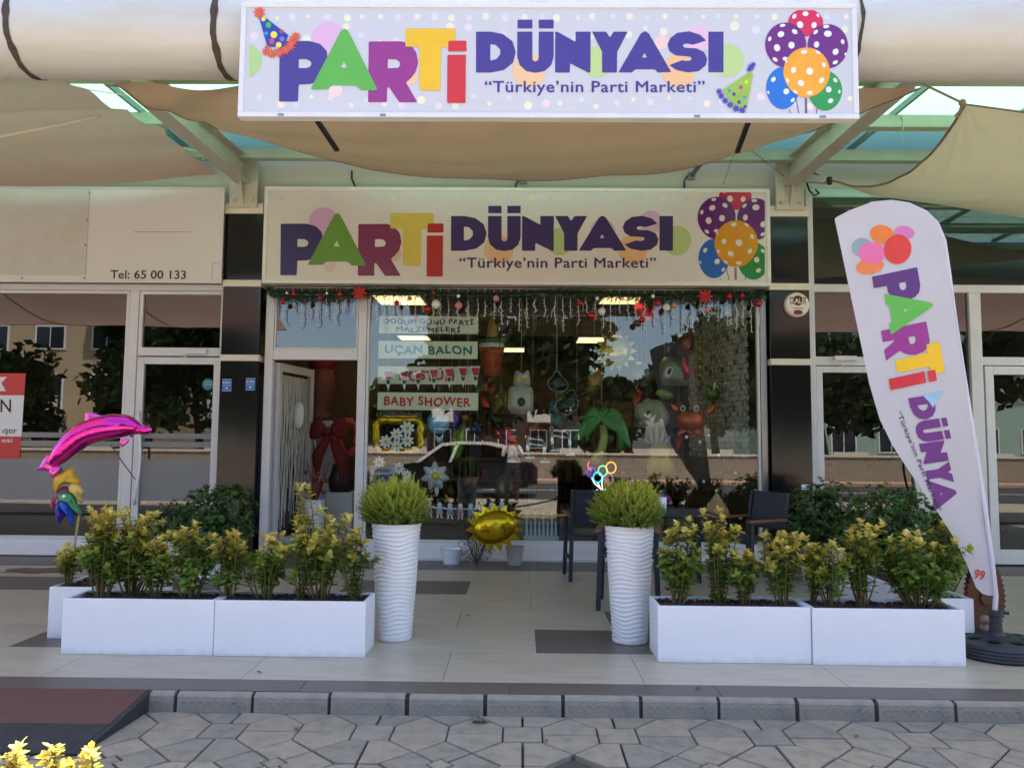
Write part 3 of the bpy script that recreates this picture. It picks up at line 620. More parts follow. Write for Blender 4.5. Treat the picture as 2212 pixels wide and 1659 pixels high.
BAL=[('red',(513,180,137,108),[(425,132,20),(512,112,22),(470,197,25),(578,200,22),(608,125,14)],0,S(214,36,84)),
 ('pl',(357,355,160,175),[(333,203,20),(233,308,18),(320,272,25),(427,252,22),(290,377,26),(402,357,25),(275,468,20),(353,462,18)],1,S(112,36,126)),
 ('pr',(685,365,158,172),[(672,212,22),(590,255,20),(685,268,28),(597,352,23),(800,330,18),(745,408,24),(822,425,12),(743,490,20)],1,S(112,36,126)),
 ('bl',(335,690,130,163),[(262,622,20),(222,722,13),(362,715,22),(413,782,18)],0,S(40,112,206)),
 ('gn',(665,710,133,155),[(743,628,18),(692,700,22),(775,717,13),(707,788,20)],0,S(48,150,72)),
 ('ye',(520,568,182,193),[(500,410,23),(608,413,20),(653,510,20),(418,550,22),(543,560,27),(475,652,25),(635,630,22),(372,632,17),(432,720,18),(543,727,22),(360,485,12)],2,S(240,166,32))]
OVP=lambda x,y:cr(x,y,900,0,2.212)
OVD=lambda x,y:cr(x,y,1800,0,2.212)
OVB=lambda x,y:cr(x,y,2800,0,2.0539)
M_dot=mat('print_white',S(236,236,238),.4)
def sign(root,Y,mp_parti,mp_dun,mp_bal,tl,dull,rect,seed):
    def W(o,lay): 
        p=A(o[0],o[1],Y); return Vector((p.x,Y-.0012*(lay+1),p.z))
    # pale dots in the background
    r2=random.Random(seed); x0,x1,y0,y1=rect
    pal=[S(236,214,224),S(226,232,206),S(218,224,240),S(240,226,210),S(228,218,238),S(236,236,200)]
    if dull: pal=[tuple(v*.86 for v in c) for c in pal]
    bm=[MB() for _ in pal]
    def dot(k,x,y,r_,lay): bm[k].flat([[W(q,lay) for q in circ(x,y,r_,r_*.985,26)]])
    H=y1-y0; lay=-.7
    for i in range(34 if not dull else 22):
        x=x0+(x1-x0)*(i+.5)/(34 if not dull else 22)+r2.uniform(-6,6); dot(i%6,x,y0+H*r2.choice((.055,.07,.06)),r2.uniform(4,8),lay); lay+=.008
        if not dull: dot((i+2)%6,x+8,y1-H*r2.uniform(.06,.16),r2.uniform(4,9),lay); dot((i+4)%6,x-3,y0+H*r2.uniform(.15,.32),r2.uniform(4,11),lay+.3)
    for k,b in enumerate(bm): b.build('printed_dots',mat('pastel_%d_%d'%(k,dull),pal[k],.4),root)['kind']='stuff'
    big=[((760,330),140,S(222,178,216),.0),((60,510),142,S(176,208,136),.0),((1440,640),75,S(232,200,160),.05),((820,760),60,S(236,214,214),.02)] 
    for (c,r_,col,l_) in big:
        if dull and c[0]==60: continue
        o=mp_parti(*c); rr=r_/2.212/KS*(.87 if dull else 1); pts=[q for q in circ(o[0],o[1],rr,rr,40) if True]
        pts=[(max(q[0],x0+2),min(max(q[1],y0+2),y1-2)) for q in pts]
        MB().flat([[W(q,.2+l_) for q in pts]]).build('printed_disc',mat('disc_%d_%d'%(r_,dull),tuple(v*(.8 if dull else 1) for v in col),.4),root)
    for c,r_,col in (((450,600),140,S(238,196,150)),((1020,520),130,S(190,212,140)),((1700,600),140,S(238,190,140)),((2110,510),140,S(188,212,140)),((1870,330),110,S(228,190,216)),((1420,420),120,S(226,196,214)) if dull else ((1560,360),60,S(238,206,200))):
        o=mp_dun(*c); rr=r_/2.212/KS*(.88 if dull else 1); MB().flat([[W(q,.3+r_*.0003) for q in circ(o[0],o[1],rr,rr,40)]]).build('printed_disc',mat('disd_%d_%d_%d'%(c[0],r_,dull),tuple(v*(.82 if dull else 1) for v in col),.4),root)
    halo=mat('print_halo%d'%dull,S(238,236,238) if not dull else S(206,200,188),.4)
    for key,polys,l_ in PARTI:
        MB().flat([[W(mp_parti(*q),1+l_) for q in (rpoly(pl_,9) if i==0 else rpoly(pl_,5))] for i,pl_ in enumerate(polys)]).build('letter',pm(key,dull),root)
    for polys in DUN:
        MB().flat([[W(mp_dun(*q),1) for q in rpoly(pl_,6)] for pl_ in polys]).build('letter',pm('pur',dull),root)
    (tx0,tx1,tb_,tc)=tl
    words_fit('\u201cTürkiye\u2019nin Parti Marketi\u201d',lambda u,v:W((tx0+(tx1-tx0)*u,tb_-(tb_-tc)*v),1),.016,1.06,'tagline_word',pm('pur',dull),root)
    for nm,(bx,by,bw,bh),dots,l_,col in BAL:
        pts=[]; 
        for k in range(40):
            a=2*PI*k/40; w=bw*(1-.06*max(0,math.sin(a))); pts.append((bx+w*math.cos(a),by+bh*math.sin(a)))
        pts=[(x,max(y,84)) for x,y in pts]
        b=MB(); b.flat([[W(mp_bal(*q),1+l_) for q in pts]]); 
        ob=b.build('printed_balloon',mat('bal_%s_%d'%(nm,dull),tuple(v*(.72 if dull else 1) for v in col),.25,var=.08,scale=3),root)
        b=MB()
        for dx,dy,dr in dots:
            ex=(dx-bx)/bw; ey=(dy-by)/bh; rr=min(.97,(ex*ex+ey*ey)**.5); rot=math.atan2(ey,ex); b.flat([[W(mp_bal(*q),1.5+l_) for q in circ(dx,dy,dr*max(.45,1-.5*rr**2.5),dr*1.08,14,rot)]])
        b.build('polka_dots',M_dot if not dull else mat('print_cream',S(214,206,190),.4),ob)['kind']='stuff'
    b=MB()
    for xs_ in ((435,755,462,893),(510,765,512,893),(520,765,522,893),(620,735,595,890),(385,855,402,893)):
        a0=mp_bal(xs_[0],xs_[1]); a1=mp_bal(xs_[2],xs_[3]); b.flat([[W((a0[0]-.9,a0[1]),.9),W((a0[0]+.9,a0[1]),.9),W((a1[0]+.9,a1[1]),.9),W((a1[0]-.9,a1[1]),.9)]])
    b.build('balloon_strings',mat('print_string',S(96,70,110),.4),root)['kind']='stuff'
# upper sign: a light box in front of the tube
Y1=-4.10
s1=thing('shop_sign','upper white light box sign reading Parti Dünyası with party hats and balloons','sign',(0,Y1,4.0))
c0,c1,c2,c3=A(517,255,Y1),A(1852,257,Y1),A(1853,9,Y1),A(519,7,Y1)
sx0,sx1,sz0,sz1=(c0.x+c3.x)/2,(c1.x+c2.x)/2,(c0.z+c1.z)/2,(c2.z+c3.z)/2
M_face1=mat('sign_face',S(216,216,224),.3,trans=.12)
MB().box(sx0+.03,sx1-.03,Y1,Y1+.055,sz0+.03,sz1-.03).build('light_box',M_face1,s1)
q=MB(); w=.036
q.box(sx0,sx1,Y1-.012,Y1+.07,sz0,sz0+w); q.box(sx0,sx1,Y1-.012,Y1+.07,sz1-w,sz1); q.box(sx0,sx0+w,Y1-.0115,Y1+.0695,sz0+w,sz1-w); q.box(sx1-w,sx1,Y1-.0115,Y1+.0695,sz0+w,sz1-w)
q.build('frame',mat('sign_alu',S(222,222,226),.3,var=.04),s1,bevel=.006)
for x in (sx0+.3,sx0+1.0,sx1-.25,sx1-1.1): MB().box(x-.02,x+.02,Y1-.016,Y1-.013,sz0+.004,sz0+.02).build('clip',M_steel,s1)
for x in (-1.45,0.1,1.95): MB().bar((x,Y1+.05,sz1),(x+.06,TYc,TZc+.31),.03,.03).build('hanger',M_dark,s1)
for x in (sx0+.52,sx1-.72): MB().bar((x,Y1+.10,sz0+.02),(x+.04,TYc+.12,sz0-.03),.035,.02).build('hanger',M_dark,s1)
sign(s1,Y1,OVP,OVD,OVB,(1047.6,1521.7,cr(0,775,0,0,2.212)[1],cr(0,678,0,0,2.212)[1]),0,(536,1842,24,244),3)
# party hats printed on the upper sign
def W1(x,y,lay,f=OVP): o=f(x,y); p=A(o[0],o[1],Y1); return Vector((p.x,Y1-.0012*(lay+1),p.z))
def hat(f,cone,dots,tuft,frill,ccol,tcol):
    h=MB().flat([[W1(*q,3.2,f) for q in cone]]).build('printed_party_hat',mat('hat_%d'%cone[0][0],ccol,.4,var=.15,scale=4),s1)
    for (x,y,r_,c) in dots: MB().flat([[W1(*q,3.5,f) for q in circ(x,y,r_,r_*1.05,14)]]).build('hat_dot',mat('hd_%d'%(int(c[0]*99)*100+int(c[1]*99)),c,.4),h)
    for blob in (tuft,frill):
        b=MB()
        for i,(x,y,r_) in enumerate(blob):
            b.flat([[W1(x+r_*(1+.35*((k%2)*2-1))*math.cos(2*PI*k/18),y+r_*(1+.35*((k%2)*2-1))*math.sin(2*PI*k/18),3.7+i*.02,f) for k in range(18)]])
        b.build('tinsel',mat('tin_%d'%blob[0][0],tcol,.5,var=.25,scale=30),h)
yel,gre,blu,pnk=S(240,220,70),S(80,180,70),S(60,150,220),S(200,70,90)
hat(OVP,[(180,150),(215,140),(425,300),(390,400),(250,400)],[(217,165,20,yel),(260,217,24,gre),(305,297,28,yel),(288,353,24,pnk),(373,333,20,S(150,110,190)),(345,383,24,yel),(370,270,16,pnk),(240,285,16,blu)],[(183,108,44),(178,130,30)],[(240,440,32),(290,455,36),(350,445,38),(400,425,38),(440,390,40),(470,340,40),(490,310,34),(250,405,22)],S(36,66,168),S(214,92,64))
hb=lambda x,y:(x,y)
hat(hb,[(1617,158),(1627,160),(1612,236),(1588,232),(1560,196)],[(1585,205,4,S(90,60,160)),(1600,190,4.5,S(200,60,140)),(1596,222,4,S(90,60,160)),(1612,178,3.5,S(230,230,60)),(1575,198,3.5,S(60,150,210)),(1608,212,3.5,S(60,150,210))],[(1622,147,7),(1627,141,5),(1618,152,5)],[(1553,199,6),(1558,209,6.5),(1566,219,6.5),(1577,228,6.5),(1590,236,7),(1603,240,6.5),(1609,232,4)],S(150,186,70),S(70,74,176))
# lower sign on the fascia
Y2=-.16
s2=thing('shop_sign','lower cream fascia sign reading Parti Dünyası above the display window','sign',(0,Y2,3.8))
c0,c1,c2,c3=A(565,614,Y2),A(1664,617,Y2),A(1664,408,Y2),A(573,404,Y2)
ux0,ux1,uz0,uz1=(c0.x+c3.x)/2,(c1.x+c2.x)/2,(c0.z+c1.z)/2,(c2.z+c3.z)/2
MB().box(ux0+.03,ux1-.03,Y2,Y2+.2,uz0+.03,uz1-.03).build('light_box',mat('sign_face_lower',S(220,216,208),.35,var=.03,scale=2,trans=.08),s2)
q=MB(); w=.045
q.box(ux0,ux1,Y2-.012,Y2+.205,uz0,uz0+w); q.box(ux0,ux1,Y2-.012,Y2+.205,uz1-w,uz1); q.box(ux0,ux0+w,Y2-.0115,Y2+.2045,uz0+w,uz1-w); q.box(ux1-w,ux1,Y2-.0115,Y2+.2045,uz0+w,uz1-w)
q.build('frame',mat('sign_frame',S(226,222,212),.4,var=.05),s2,bevel=.006)
def P2(x,y): o=OVP(x,y); return (605.1+(o[0]-602.5)*.871,461.1+(o[1]-63.2)*.851)
def D2(x,y): o=OVD(x,y); return (974.4+(o[0]-1028.3)*.897,467.1+(o[1]-69.6)*.853)
def B2(x,y): o=OVB(x,y); return (min(1652,1590+(o[0]-1742)*.93),min(605,max(416,527+(o[1]-157.8)*.94)))
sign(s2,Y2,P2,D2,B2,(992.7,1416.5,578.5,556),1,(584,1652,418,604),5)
# blank board of the vacant shop
lb=thing('sign_board','blank stained white sign board with a telephone number, left shop','sign',(-6,-.12,3.8))
MB().box(-10,-3.63,-.14,.05,3.285,4.415).build('panel',mat('stained_white',S(218,217,216),.6,var=.08,scale=2.2,col2=S(208,206,202)),lb)
q=MB(); q.box(-10,-3.60,-.16,-.141,3.262,3.288); q.box(-3.63,-3.60,-.16,-.141,3.289,4.43); q.box(-10,-3.646,-.158,-.141,4.415,4.43); q.build('frame',M_alu,lb)
MB().box(-10,A(189,500,-.15).x,-.1475,-.1405,3.35,4.395).build('patch_panel',mat('stained_grey',S(202,203,200),.7,var=.12,scale=3,col2=S(184,182,170)),lb)
for x,y in ((192,417),(188,475),(184,530),(182,601),(47,601)): 
    p=A(x,y,-.15); MB().tube([(p.x,-.1475,p.z),(p.x,-.155,p.z)],.012,8).build('screw',M_steel,lb)
b0=A(238,607,-.142); b1=A(401,608,-.142)
text_fit('Tel: 65 00 133',lambda u,v:Vector((b0.x+(b1.x-b0.x)*u,-.1425,b0.z+.03+.105*v)),bold=.012).build('lettering',mat('black_print',S(28,22,24),.5),lb)
q=MB(); p0=A(289,501,-.142);p1=A(412,503,-.142); q.box(p0.x,p1.x,-.142,-.1405,p0.z-.004,p0.z+.003); q.build('scratch',mat('scratch',S(150,140,130),.8),lb)
p0=A(459,568,-.142);p1=A(477,605,-.142); q=MB()
for a,b in (((p0.x,p0.z),(p1.x,p0.z)),((p0.x,p0.z),(p0.x,p1.z))): q.box(min(a[0],b[0])-.002,max(a[0],b[0])+.002,-.142,-.1405,min(a[1],b[1])-.002,max(a[1],b[1])+.002)
q.build('hatch_outline',mat('scratch'),lb)
# cables and flood lamps over the lower sign
def flood(px,py,lab,full=True):
    c=A(px,py,-.05); t=thing('flood_lamp',lab,'lamp',(c.x,.0,c.z),'flood lamps over the lower sign')
    MB().box(c.x-.045,c.x+.045,.02,.059,c.z-.05,c.z+.05).build('wall_box',M_grey,t,bevel=.006)
    e=Vector((c.x+.24,-.75,c.z+.30)) if full else Vector((c.x+.02,-.5,c.z+.34))
    MB().bar((c.x,.02,c.z),e,.045,.03).build('arm',mat('lamp_grey',S(96,98,96),.5),t)
    MB().obox(e+Vector((.09,-.05,.01)),(.16,0,0),(0,.09,.03),(0,-.008,.02)).build('lamp_head',mat('lamp_grey'),t,bevel=.008)
    MB().tube([(c.x-.05,.03,c.z),(c.x-.09,.03,c.z-.06),(c.x-.09,.02,4.45)],.010,6).build('cable',M_dark,t,smooth=True)
flood(1130,383,'small grey flood lamp above the letters Ü and N'); flood(1497,376,'grey flood lamp on a raised arm at the right of the wall')
q=MB(); a=A(760,378,.05); q.tube([(a.x,.045,a.z+.05),(a.x,.045,a.z-.05),(a.x+.05,.03,a.z-.16),(a.x+.2,.0,4.43)],.011,6); tag(q.build('cable',M_dark,smooth=True),'dark cable coming down the wall at the left of the lower sign','cable')
# alarm siren, camera, plates, stickers
t=thing('alarm_siren','round white alarm siren with a red lens on the right black pillar','alarm',A(1719,660,-.1))
c=A(1719,660,-.08); rr=.148
def disc(c,r_,y0,y1,n=36): return MB().tube([(c.x,y0,c.z),(c.x,y1-.02,c.z)] if False else [(c.x,y0,c.z),(c.x,y1,c.z)],r_,n)
m_=MB(); m_.tube([(c.x,-.0805,c.z),(c.x,-.115,c.z),(c.x,-.14,c.z),(c.x,-.15,c.z)],[rr,rr,rr*.93,rr*.78],40); m_.build('case',mat('siren_white',S(226,220,208),.35),t,smooth=False)
b=MB(); b.flat([[(c.x+.062*math.cos(a),-.1515,c.z+.045+.062*math.sin(a)) for a in [2*PI*k/24 for k in range(24)]]]); b.build('badge',mat('siren_red',S(150,36,40),.4),t)
MB().flat([[(c.x-.095,-.1518,c.z+.008),(c.x+.095,-.1518,c.z+.008),(c.x+.085,-.1518,c.z+.045),(c.x+.095,-.1518,c.z+.085),(c.x-.095,-.1518,c.z+.085),(c.x-.085,-.1518,c.z+.045)]]).build('banner',mat('siren_red'),t)
text_fit('KALE',lambda u,v:Vector((c.x-.082+.164*u,-.1530,c.z+.015+.062*v)),bold=.02).build('lettering',mat('siren_letter',S(238,226,214),.4),t)
v_=MB().flat([[(c.x-.095,-.1518,c.z+.008),(c.x+.095,-.1518,c.z+.008),(c.x+.085,-.1518,c.z+.045),(c.x+.095,-.1518,c.z+.085),(c.x-.095,-.1518,c.z+.085),(c.x-.085,-.1518,c.z+.045)]]).build('banner',mat('siren_red'),t)
text_fit('KALE',lambda u,v:Vector((c.x-.086+.172*u,-.1523,c.z+.011+.070*v)),bold=.03).build('lettering_edge',mat('siren_red'),t)
b=MB(); b.flat([[(c.x+.055*math.cos(a),-.1516,c.z-.095+.03*math.sin(a)) for a in [2*PI*k/24 for k in range(24)]]]); b.build('lens',mat('siren_lens',S(120,20,24),.15),t)
b=MB(); b.box(c.x-.06,c.x+.06,-.1515,-.1505,c.z-.05,c.z-.042); b.build('print_line',M_dark,t)
t=thing('security_camera','grey bullet security camera on the right canopy plate','camera',A(1762,398,-.3))
c=A(1765,392,-.3); MB().bar(c+Vector((-.12,.08,.06)),c+Vector((.07,-.10,-.02)),.085,.085).build('housing',mat('cam_grey',S(170,172,168),.4),t,bevel=.02); MB().obox(c+Vector((.10,-.115,-.035)),(.02,.01,0),(-.01,.02,0),(0,0,.045)).build('lens',M_dark,t,bevel=.006)
MB().tube([c+Vector((-.10,.06,.0)),c+Vector((-.07,.05,-.10)),c+Vector((-.02,.04,-.16)),c+Vector((.04,.05,-.13)),c+Vector((.02,.1,-.07))],.012,6).build('cable',M_dark,t,smooth=True); MB().tube([c+Vector((-.12,.08,.06)),Vector((3.39,-.126,c.z+.1))],.018,6).build('mount',mat('cam_grey'),t)
for px,tx,lab in ((490,'B/18AC','blue number plate on the pillar edge nearer the vacant shop'),(541,'B/18AB','blue number plate on the pillar edge nearer the party shop')):
    c=A(px,830 if px>500 else 832,-.085); t=thing('number_plate',lab,'plate',(c.x,-.081,c.z),'number plates on the left pillar')
    MB().box(c.x-.058,c.x+.058,-.086,-.0805,c.z-.075,c.z+.075).build('plate',mat('plate_blue',S(50,110,178),.4),t,bevel=.002)
    q=MB()
    for z in (.068,-.004,-.068): q.box(c.x-.052,c.x+.052,-.0872,-.0862,c.z+z-.0015,c.z+z+.0015)
    q.box(c.x-.012,c.x+.012,-.0872,-.0862,c.z-.045,c.z-.028); q.build('marks',M_dot,t)
    text_fit(tx,lambda u,v:Vector((c.x-.048+.096*u,-.0875,c.z+.018+.026*v)),bold=.01).build('lettering',M_dot,t)
c=A(447,830,-.0); t=thing('round_sticker','round teal sticker on the vacant shop door pane','sticker',(c.x,.02,c.z)); b=MB(); b.tube([(c.x,.0295,c.z),(c.x,.0275,c.z)],.068,28); b.build('disc',mat('teal_sticker',S(40,120,130),.5),t)
q=MB(); [q.box(c.x-.045,c.x+.045,.0262,.0272,c.z+z-.003,c.z+z+.003) for z in (.03,.01,-.01)]; q.build('print_lines',mat('pale_teal',S(150,200,205),.5),t)
c=A(1739,1052,-.085); t=thing('small_sticker','small white and blue sticker low on the right pillar','sticker',(c.x,-.081,c.z)); MB().box(c.x-.04,c.x+.04,-.084,-.0805,c.z-.03,c.z+.03).build('sheet',M_dot,t); q=MB(); q.box(c.x-.034,c.x+.034,-.0852,-.0842,c.z-.018,c.z-.004); q.build('print',mat('plate_blue'),t)
# poster on the vacant shop window
ps=thing('window_poster','red and white paper poster on the vacant shop window','poster',(A(20,900,0).x,.02,1.6))
def W0(x,y,l=0): p=A(*cr(x,y,0,1300,2.212),.0); return Vector((p.x,.0235-.0012*l,p.z))
MB().flat([[W0(-300,250),W0(205,250),W0(155,965),W0(-300,965)]]).build('sheet',mat('poster_red',S(196,62,56),.6),ps)
MB().flat([[W0(-300,432,1),W0(192,435,1),W0(170,780,1),W0(-300,775,1)]]).build('white_field',mat('poster_white',S(222,222,226),.6),ps)
MB().flat([[W0(-300,285,1),W0(48,280,1),W0(0,330,1),W0(40,400,1),W0(-300,400,1)]]).build('ribbon',mat('poster_white'),ps)
M_ink=mat('poster_ink',S(34,34,40),.6)
for tx,x0,x1,yb,yc,mm in (('N',-5,82,575,462,M_ink),('ıştır',12,132,752,704,M_ink),('esi',5,92,828,790,mat('poster_white'))):
    text_fit(tx,lambda u,v:W0(x0+(x1-x0)*u,yb-(yb-yc)*v,2),bold=.01).build('lettering',mm,ps)
# ------------------------------------------------------------------ planters, pots and plants
M_plant=mat('planter_white',S(234,235,243),.3,var=.03,scale=2,bump=.015,bscale=5)
def add_grime(m,zt=.06,col=(.42,.39,.35),amt=.28):       # splash dirt with its own ragged shape near the foot
    n=m.node_tree.nodes; l=m.node_tree.links; b=n['Principled BSDF']; src=b.inputs['Base Color'].links[0].from_socket
    tc=n.new('ShaderNodeTexCoord'); sp=n.new('ShaderNodeSeparateXYZ'); l.new(tc.outputs['Object'],sp.inputs[0]); no=n.new('ShaderNodeTexNoise'); no.inputs['Scale'].default_value=9; no.inputs['Detail'].default_value=8; l.new(tc.outputs['Object'],no.inputs[0])
    mr=n.new('ShaderNodeMapRange'); mr.inputs[1].default_value=0; mr.inputs[2].default_value=zt; mr.inputs[3].default_value=.34; mr.inputs[4].default_value=-.12; l.new(sp.outputs[2],mr.inputs[0])
    ad=n.new('ShaderNodeMath'); ad.operation='ADD'; l.new(mr.outputs[0],ad.inputs[0]); l.new(no.outputs[0],ad.inputs[1])
    m2=n.new('ShaderNodeMapRange'); m2.inputs[1].default_value=.56; m2.inputs[2].default_value=.85; m2.inputs[4].default_value=amt; l.new(ad.outputs[0],m2.inputs[0])
    mx=n.new('ShaderNodeMix'); mx.data_type='RGBA'; l.new(m2.outputs[0],mx.inputs[0]); l.new(src,mx.inputs[6]); mx.inputs[7].default_value=(*col,1); l.new(mx.outputs[2],b.inputs['Base Color'])
add_grime(M_plant)
M_soil=mat('red_mulch',S(78,50,46),.95,var=.4,scale=40,bump=1,bscale=80)
def planter(x0,x1,y0,y1,h,lab,name='planter'):
    t=thing(name,lab,'planter',((x0+x1)/2,(y0+y1)/2,0),'white box planters before the shop')
    w=.022; m=MB(); p=[(x0,y0),(x1,y0),(x1,y1),(x0,y1)]; q=[(x0+w,y0+w),(x1-w,y0+w),(x1-w,y1-w),(x0+w,y1-w)]
    vs=[(*a,.0) for a in p]+[(*a,h) for a in p]+[(*a,h) for a in q]+[(*a,h-.09) for a in q]
    fs=[(3,2,1,0)]+[(i,(i+1)%4,4+(i+1)%4,4+i) for i in range(4)]+[(4+i,4+(i+1)%4,8+(i+1)%4,8+i) for i in range(4)]+[(8+i,8+(i+1)%4,12+(i+1)%4,12+i) for i in range(4)]
    m.add(vs,fs).build('box',M_plant,t,bevel=.004)
    s=MB(); s.grid(lambda u,v:(x0+w+(x1-x0-2*w)*u,y0+w+(y1-y0-2*w)*v,h-.028+.008*math.sin(u*37+v*9)*math.cos(v*17)),max(6,int((x1-x0)*16)),max(5,int((y1-y0)*16)))
    s.build('mulch',M_soil,t,smooth=True)
    ch=MB()
    for k in range(int(500*(x1-x0)*(y1-y0)/.3)):
        c=Vector((rnd.uniform(x0+w+.01,x1-w-.01),rnd.uniform(y0+w+.01,y1-w-.01),h-.022+rnd.uniform(0,.012))); a=rnd.uniform(0,PI); d=Vector((math.cos(a),math.sin(a),rnd.uniform(-.4,.4)))*rnd.uniform(.006,.014)
        ch.obox(c,d,Vector((-d.y,d.x,0))*.6,(0,0,.004))
    o=ch.build('bark_chips',M_soil,t); o['kind']='stuff'
    return t
H=.355
planter(-2.985,-1.99,-4.115,-3.80,H,'white box planter at the far left of the front row')
planter(-1.985,-1.0,-4.12,-3.80,H,'white box planter of the front row touching the left tall pot')
planter(.89,1.872,-4.14,-3.815,H,'white box planter of the front row touching the right tall pot')
planter(1.877,2.842,-4.16,-3.835,H,'white box planter of the front row beside the black flag base')
planter(-3.31,-2.99,-3.735,-2.50,H,'white box planter turned towards the shop on the left side')
planter(2.79,3.11,-3.80,-2.35,H,'white box planter turned towards the shop on the right side')
# ---- leaf tools
def leaf(m,b,d,n,L_,w,fold=.35):
    d=d.normalized(); s_=d.cross(n); s_=s_.normalized() if s_.length>1e-4 else d.orthogonal().normalized(); nn=s_.cross(d).normalized()
    tip=b+d*L_-nn*L_*.12; mid=b+d*L_*.5
    m.add([b,mid+s_*w/2+nn*w*fold,tip,mid-s_*w/2+nn*w*fold,mid+d*L_*.0],[(0,4,2,1)[:0] or (0,1,4),(1,2,4),(2,3,4),(3,0,4)])
def mixc(a,b,t): t=max(0,min(1,t)); return tuple(a[i]+(b[i]-a[i])*t for i in range(3))
M_leaf=mat('euonymus_leaf',rough=.42,vcol=True,leafy=.4,spec=.4)
M_stem=mat('shrub_stem',S(96,86,52),.8)
GDK,GMD,YEL,CRM=S(84,114,46),S(134,158,66),S(224,202,92),S(238,224,150)
def leaf6(m,b,d,n,L_,w,droop=.12):
    d=d.normalized(); s_=d.cross(n); s_=s_.normalized() if s_.length>1e-4 else d.orthogonal().normalized(); nn=s_.cross(d).normalized()
    m1=b+d*L_*.35; m2=b+d*L_*.72-nn*L_*droop*.4; tip=b+d*L_-nn*L_*droop
    m.add([b,m1+s_*w*.40+nn*w*.12,m1-s_*w*.40+nn*w*.12,m2+s_*w*.46+nn*w*.10,m2-s_*w*.46+nn*w*.10,tip,m1,m2],[(0,1,6),(0,6,2),(1,3,7,6),(6,7,4,2),(3,5,7),(7,5,4)])
def euonymus(name_lab,base,top,width,nst=7,yel=.5,dens=1.0,seed=1,leafL=.05,thin=False):
    r_=random.Random(seed); base=Vector(base); Hh=top.z-base.z; t=thing('euonymus_shrub',name_lab,'shrub',base,'yellow tipped shrubs in the planters')
    sm=MB(); lm=MB()
    def put(p,d,up_,zz,tuft,sz):
        g=(zz/Hh-1+yel)/max(.05,yel)+r_.uniform(-.28,.2)+(.35 if tuft else 0)
        c=mixc(mixc(GDK,GMD,r_.random()),YEL,g) if g<1 else mixc(YEL,CRM,r_.random()); lm.cc=tuple(v*r_.uniform(.82,1.12) for v in c)
        L_=leafL*r_.uniform(.7,1.25)*sz; leaf6(lm,p,d,up_,L_,L_*r_.uniform(.5,.66),r_.uniform(.02,.28))
    def shoot(a0,b0,depth,bare):
        d=b0-a0; ln=d.length; N=max(3,int(ln/.027)); bend=Vector((r_.uniform(-1,1),r_.uniform(-1,1),.3))*ln*.10; pts=[a0.lerp(b0,j/N)+bend*math.sin(PI*j/N) for j in range(N+1)]
        r0=.0065 if depth==0 else .0035; sm.tube(pts,[r0*(1-.6*j/N) for j in range(N+1)],5,False); ax=d.normalized(); s1=ax.orthogonal().normalized(); s2=ax.cross(s1); ph=r_.uniform(0,6)
        for j in range(N):
            if j/N<bare: continue
            for q in range(int(2.3*dens+r_.random())):
                an=ph+j*1.6+q*PI+r_.uniform(-.5,.5); o_=s1*math.cos(an)+s2*math.sin(an); put(pts[j],o_+ax*r_.uniform(.1,.6),ax,pts[j].z-base.z,False,1)
        for q in range(int(8*dens)):
            an=q*2.4+ph; o_=s1*math.cos(an)+s2*math.sin(an); put(pts[-1]-ax*.012*(q%3),o_+ax*(.35+.16*q),ax,pts[-1].z-base.z,True,.85)
        return pts
    for k in range(nst):
        a=r_.uniform(0,2*PI); rad=width*.5*(r_.uniform(.15,1)**.7) if k else 0
        hh=Hh*(1 if k==0 else r_.uniform(.48,.99)); e=base+Vector((rad*math.cos(a),rad*math.sin(a)*.8,hh))
        if k==0: e=Vector((top.x,base.y+.02,top.z-.015))
        elif k<3: rad*=.5; hh=Hh*r_.uniform(.78,.96); e=base+Vector((rad*math.cos(a)+(top.x-base.x)*.5,rad*math.sin(a)*.8,hh))
        b0=base+Vector((rad*.25*math.cos(a),rad*.25*math.sin(a),-.02)); pts=shoot(b0,e,0,.22 if not thin else .06)
        if not thin or k:
            for q in range(r_.choice((1,2,3)) if not thin else 1):
                f=r_.uniform(.35,.85); p=pts[int(f*(len(pts)-1))]; aa=r_.uniform(0,2*PI); l_=r_.uniform(.05,.12)*min(1,Hh/.35); shoot(p,p+Vector((math.cos(aa)*.75,math.sin(aa)*.75,r_.uniform(.5,1.1)))*l_,1,.2)
    sm.build('stems',M_stem,t,smooth=True); lm.cc=None; lm.build('leaves',M_leaf,t)
    return t
def EU(lab,bx,by,tx,ty,wpx,yel,nst,seed,Y=-3.97,dens=1.0,thin=False,zb=.33,L_=.050):
    b=A(bx,by,Y); b.z=zb; tp=A(tx,ty,Y); euonymus(lab,b,tp,wpx/325,int(nst*1.7)+1,yel*.9,dens*1.1,seed,L_,thin)
EU('yellow topped shrub, leftmost in the far left front planter',218,1283,232,1098,105,.5,9,11,dens=1.2)
EU('broad yellow topped shrub just behind the far left planter front',285,1270,275,1100,150,.5,12,12,Y=-3.86,dens=1.2)
EU('small golden topped shrub in the middle of the far left planter',335,1285,345,1158,85,.45,7,13)
EU('leafy shrub at the right end of the far left planter',412,1287,420,1128,110,.35,9,14,dens=1.2)
EU('golden tipped shrub between the two left front planters',492,1290,505,1145,90,.5,7,15,Y=-3.98)
EU('open shrub left in the planter touching the left pot',575,1290,588,1150,115,.4,8,16)
EU('single tall cream tipped shoot in the planter by the left pot',648,1285,642,1043,46,.62,3,17,thin=True,dens=1.1)
EU('tall yellow shrub with several shoots before the open door',690,1285,702,1108,150,.6,10,18,Y=-3.93,dens=.95)
EU('slim yellow shrub right against the left tall pot',765,1287,775,1138,70,.5,5,19,Y=-3.97,thin=True,dens=1.3)
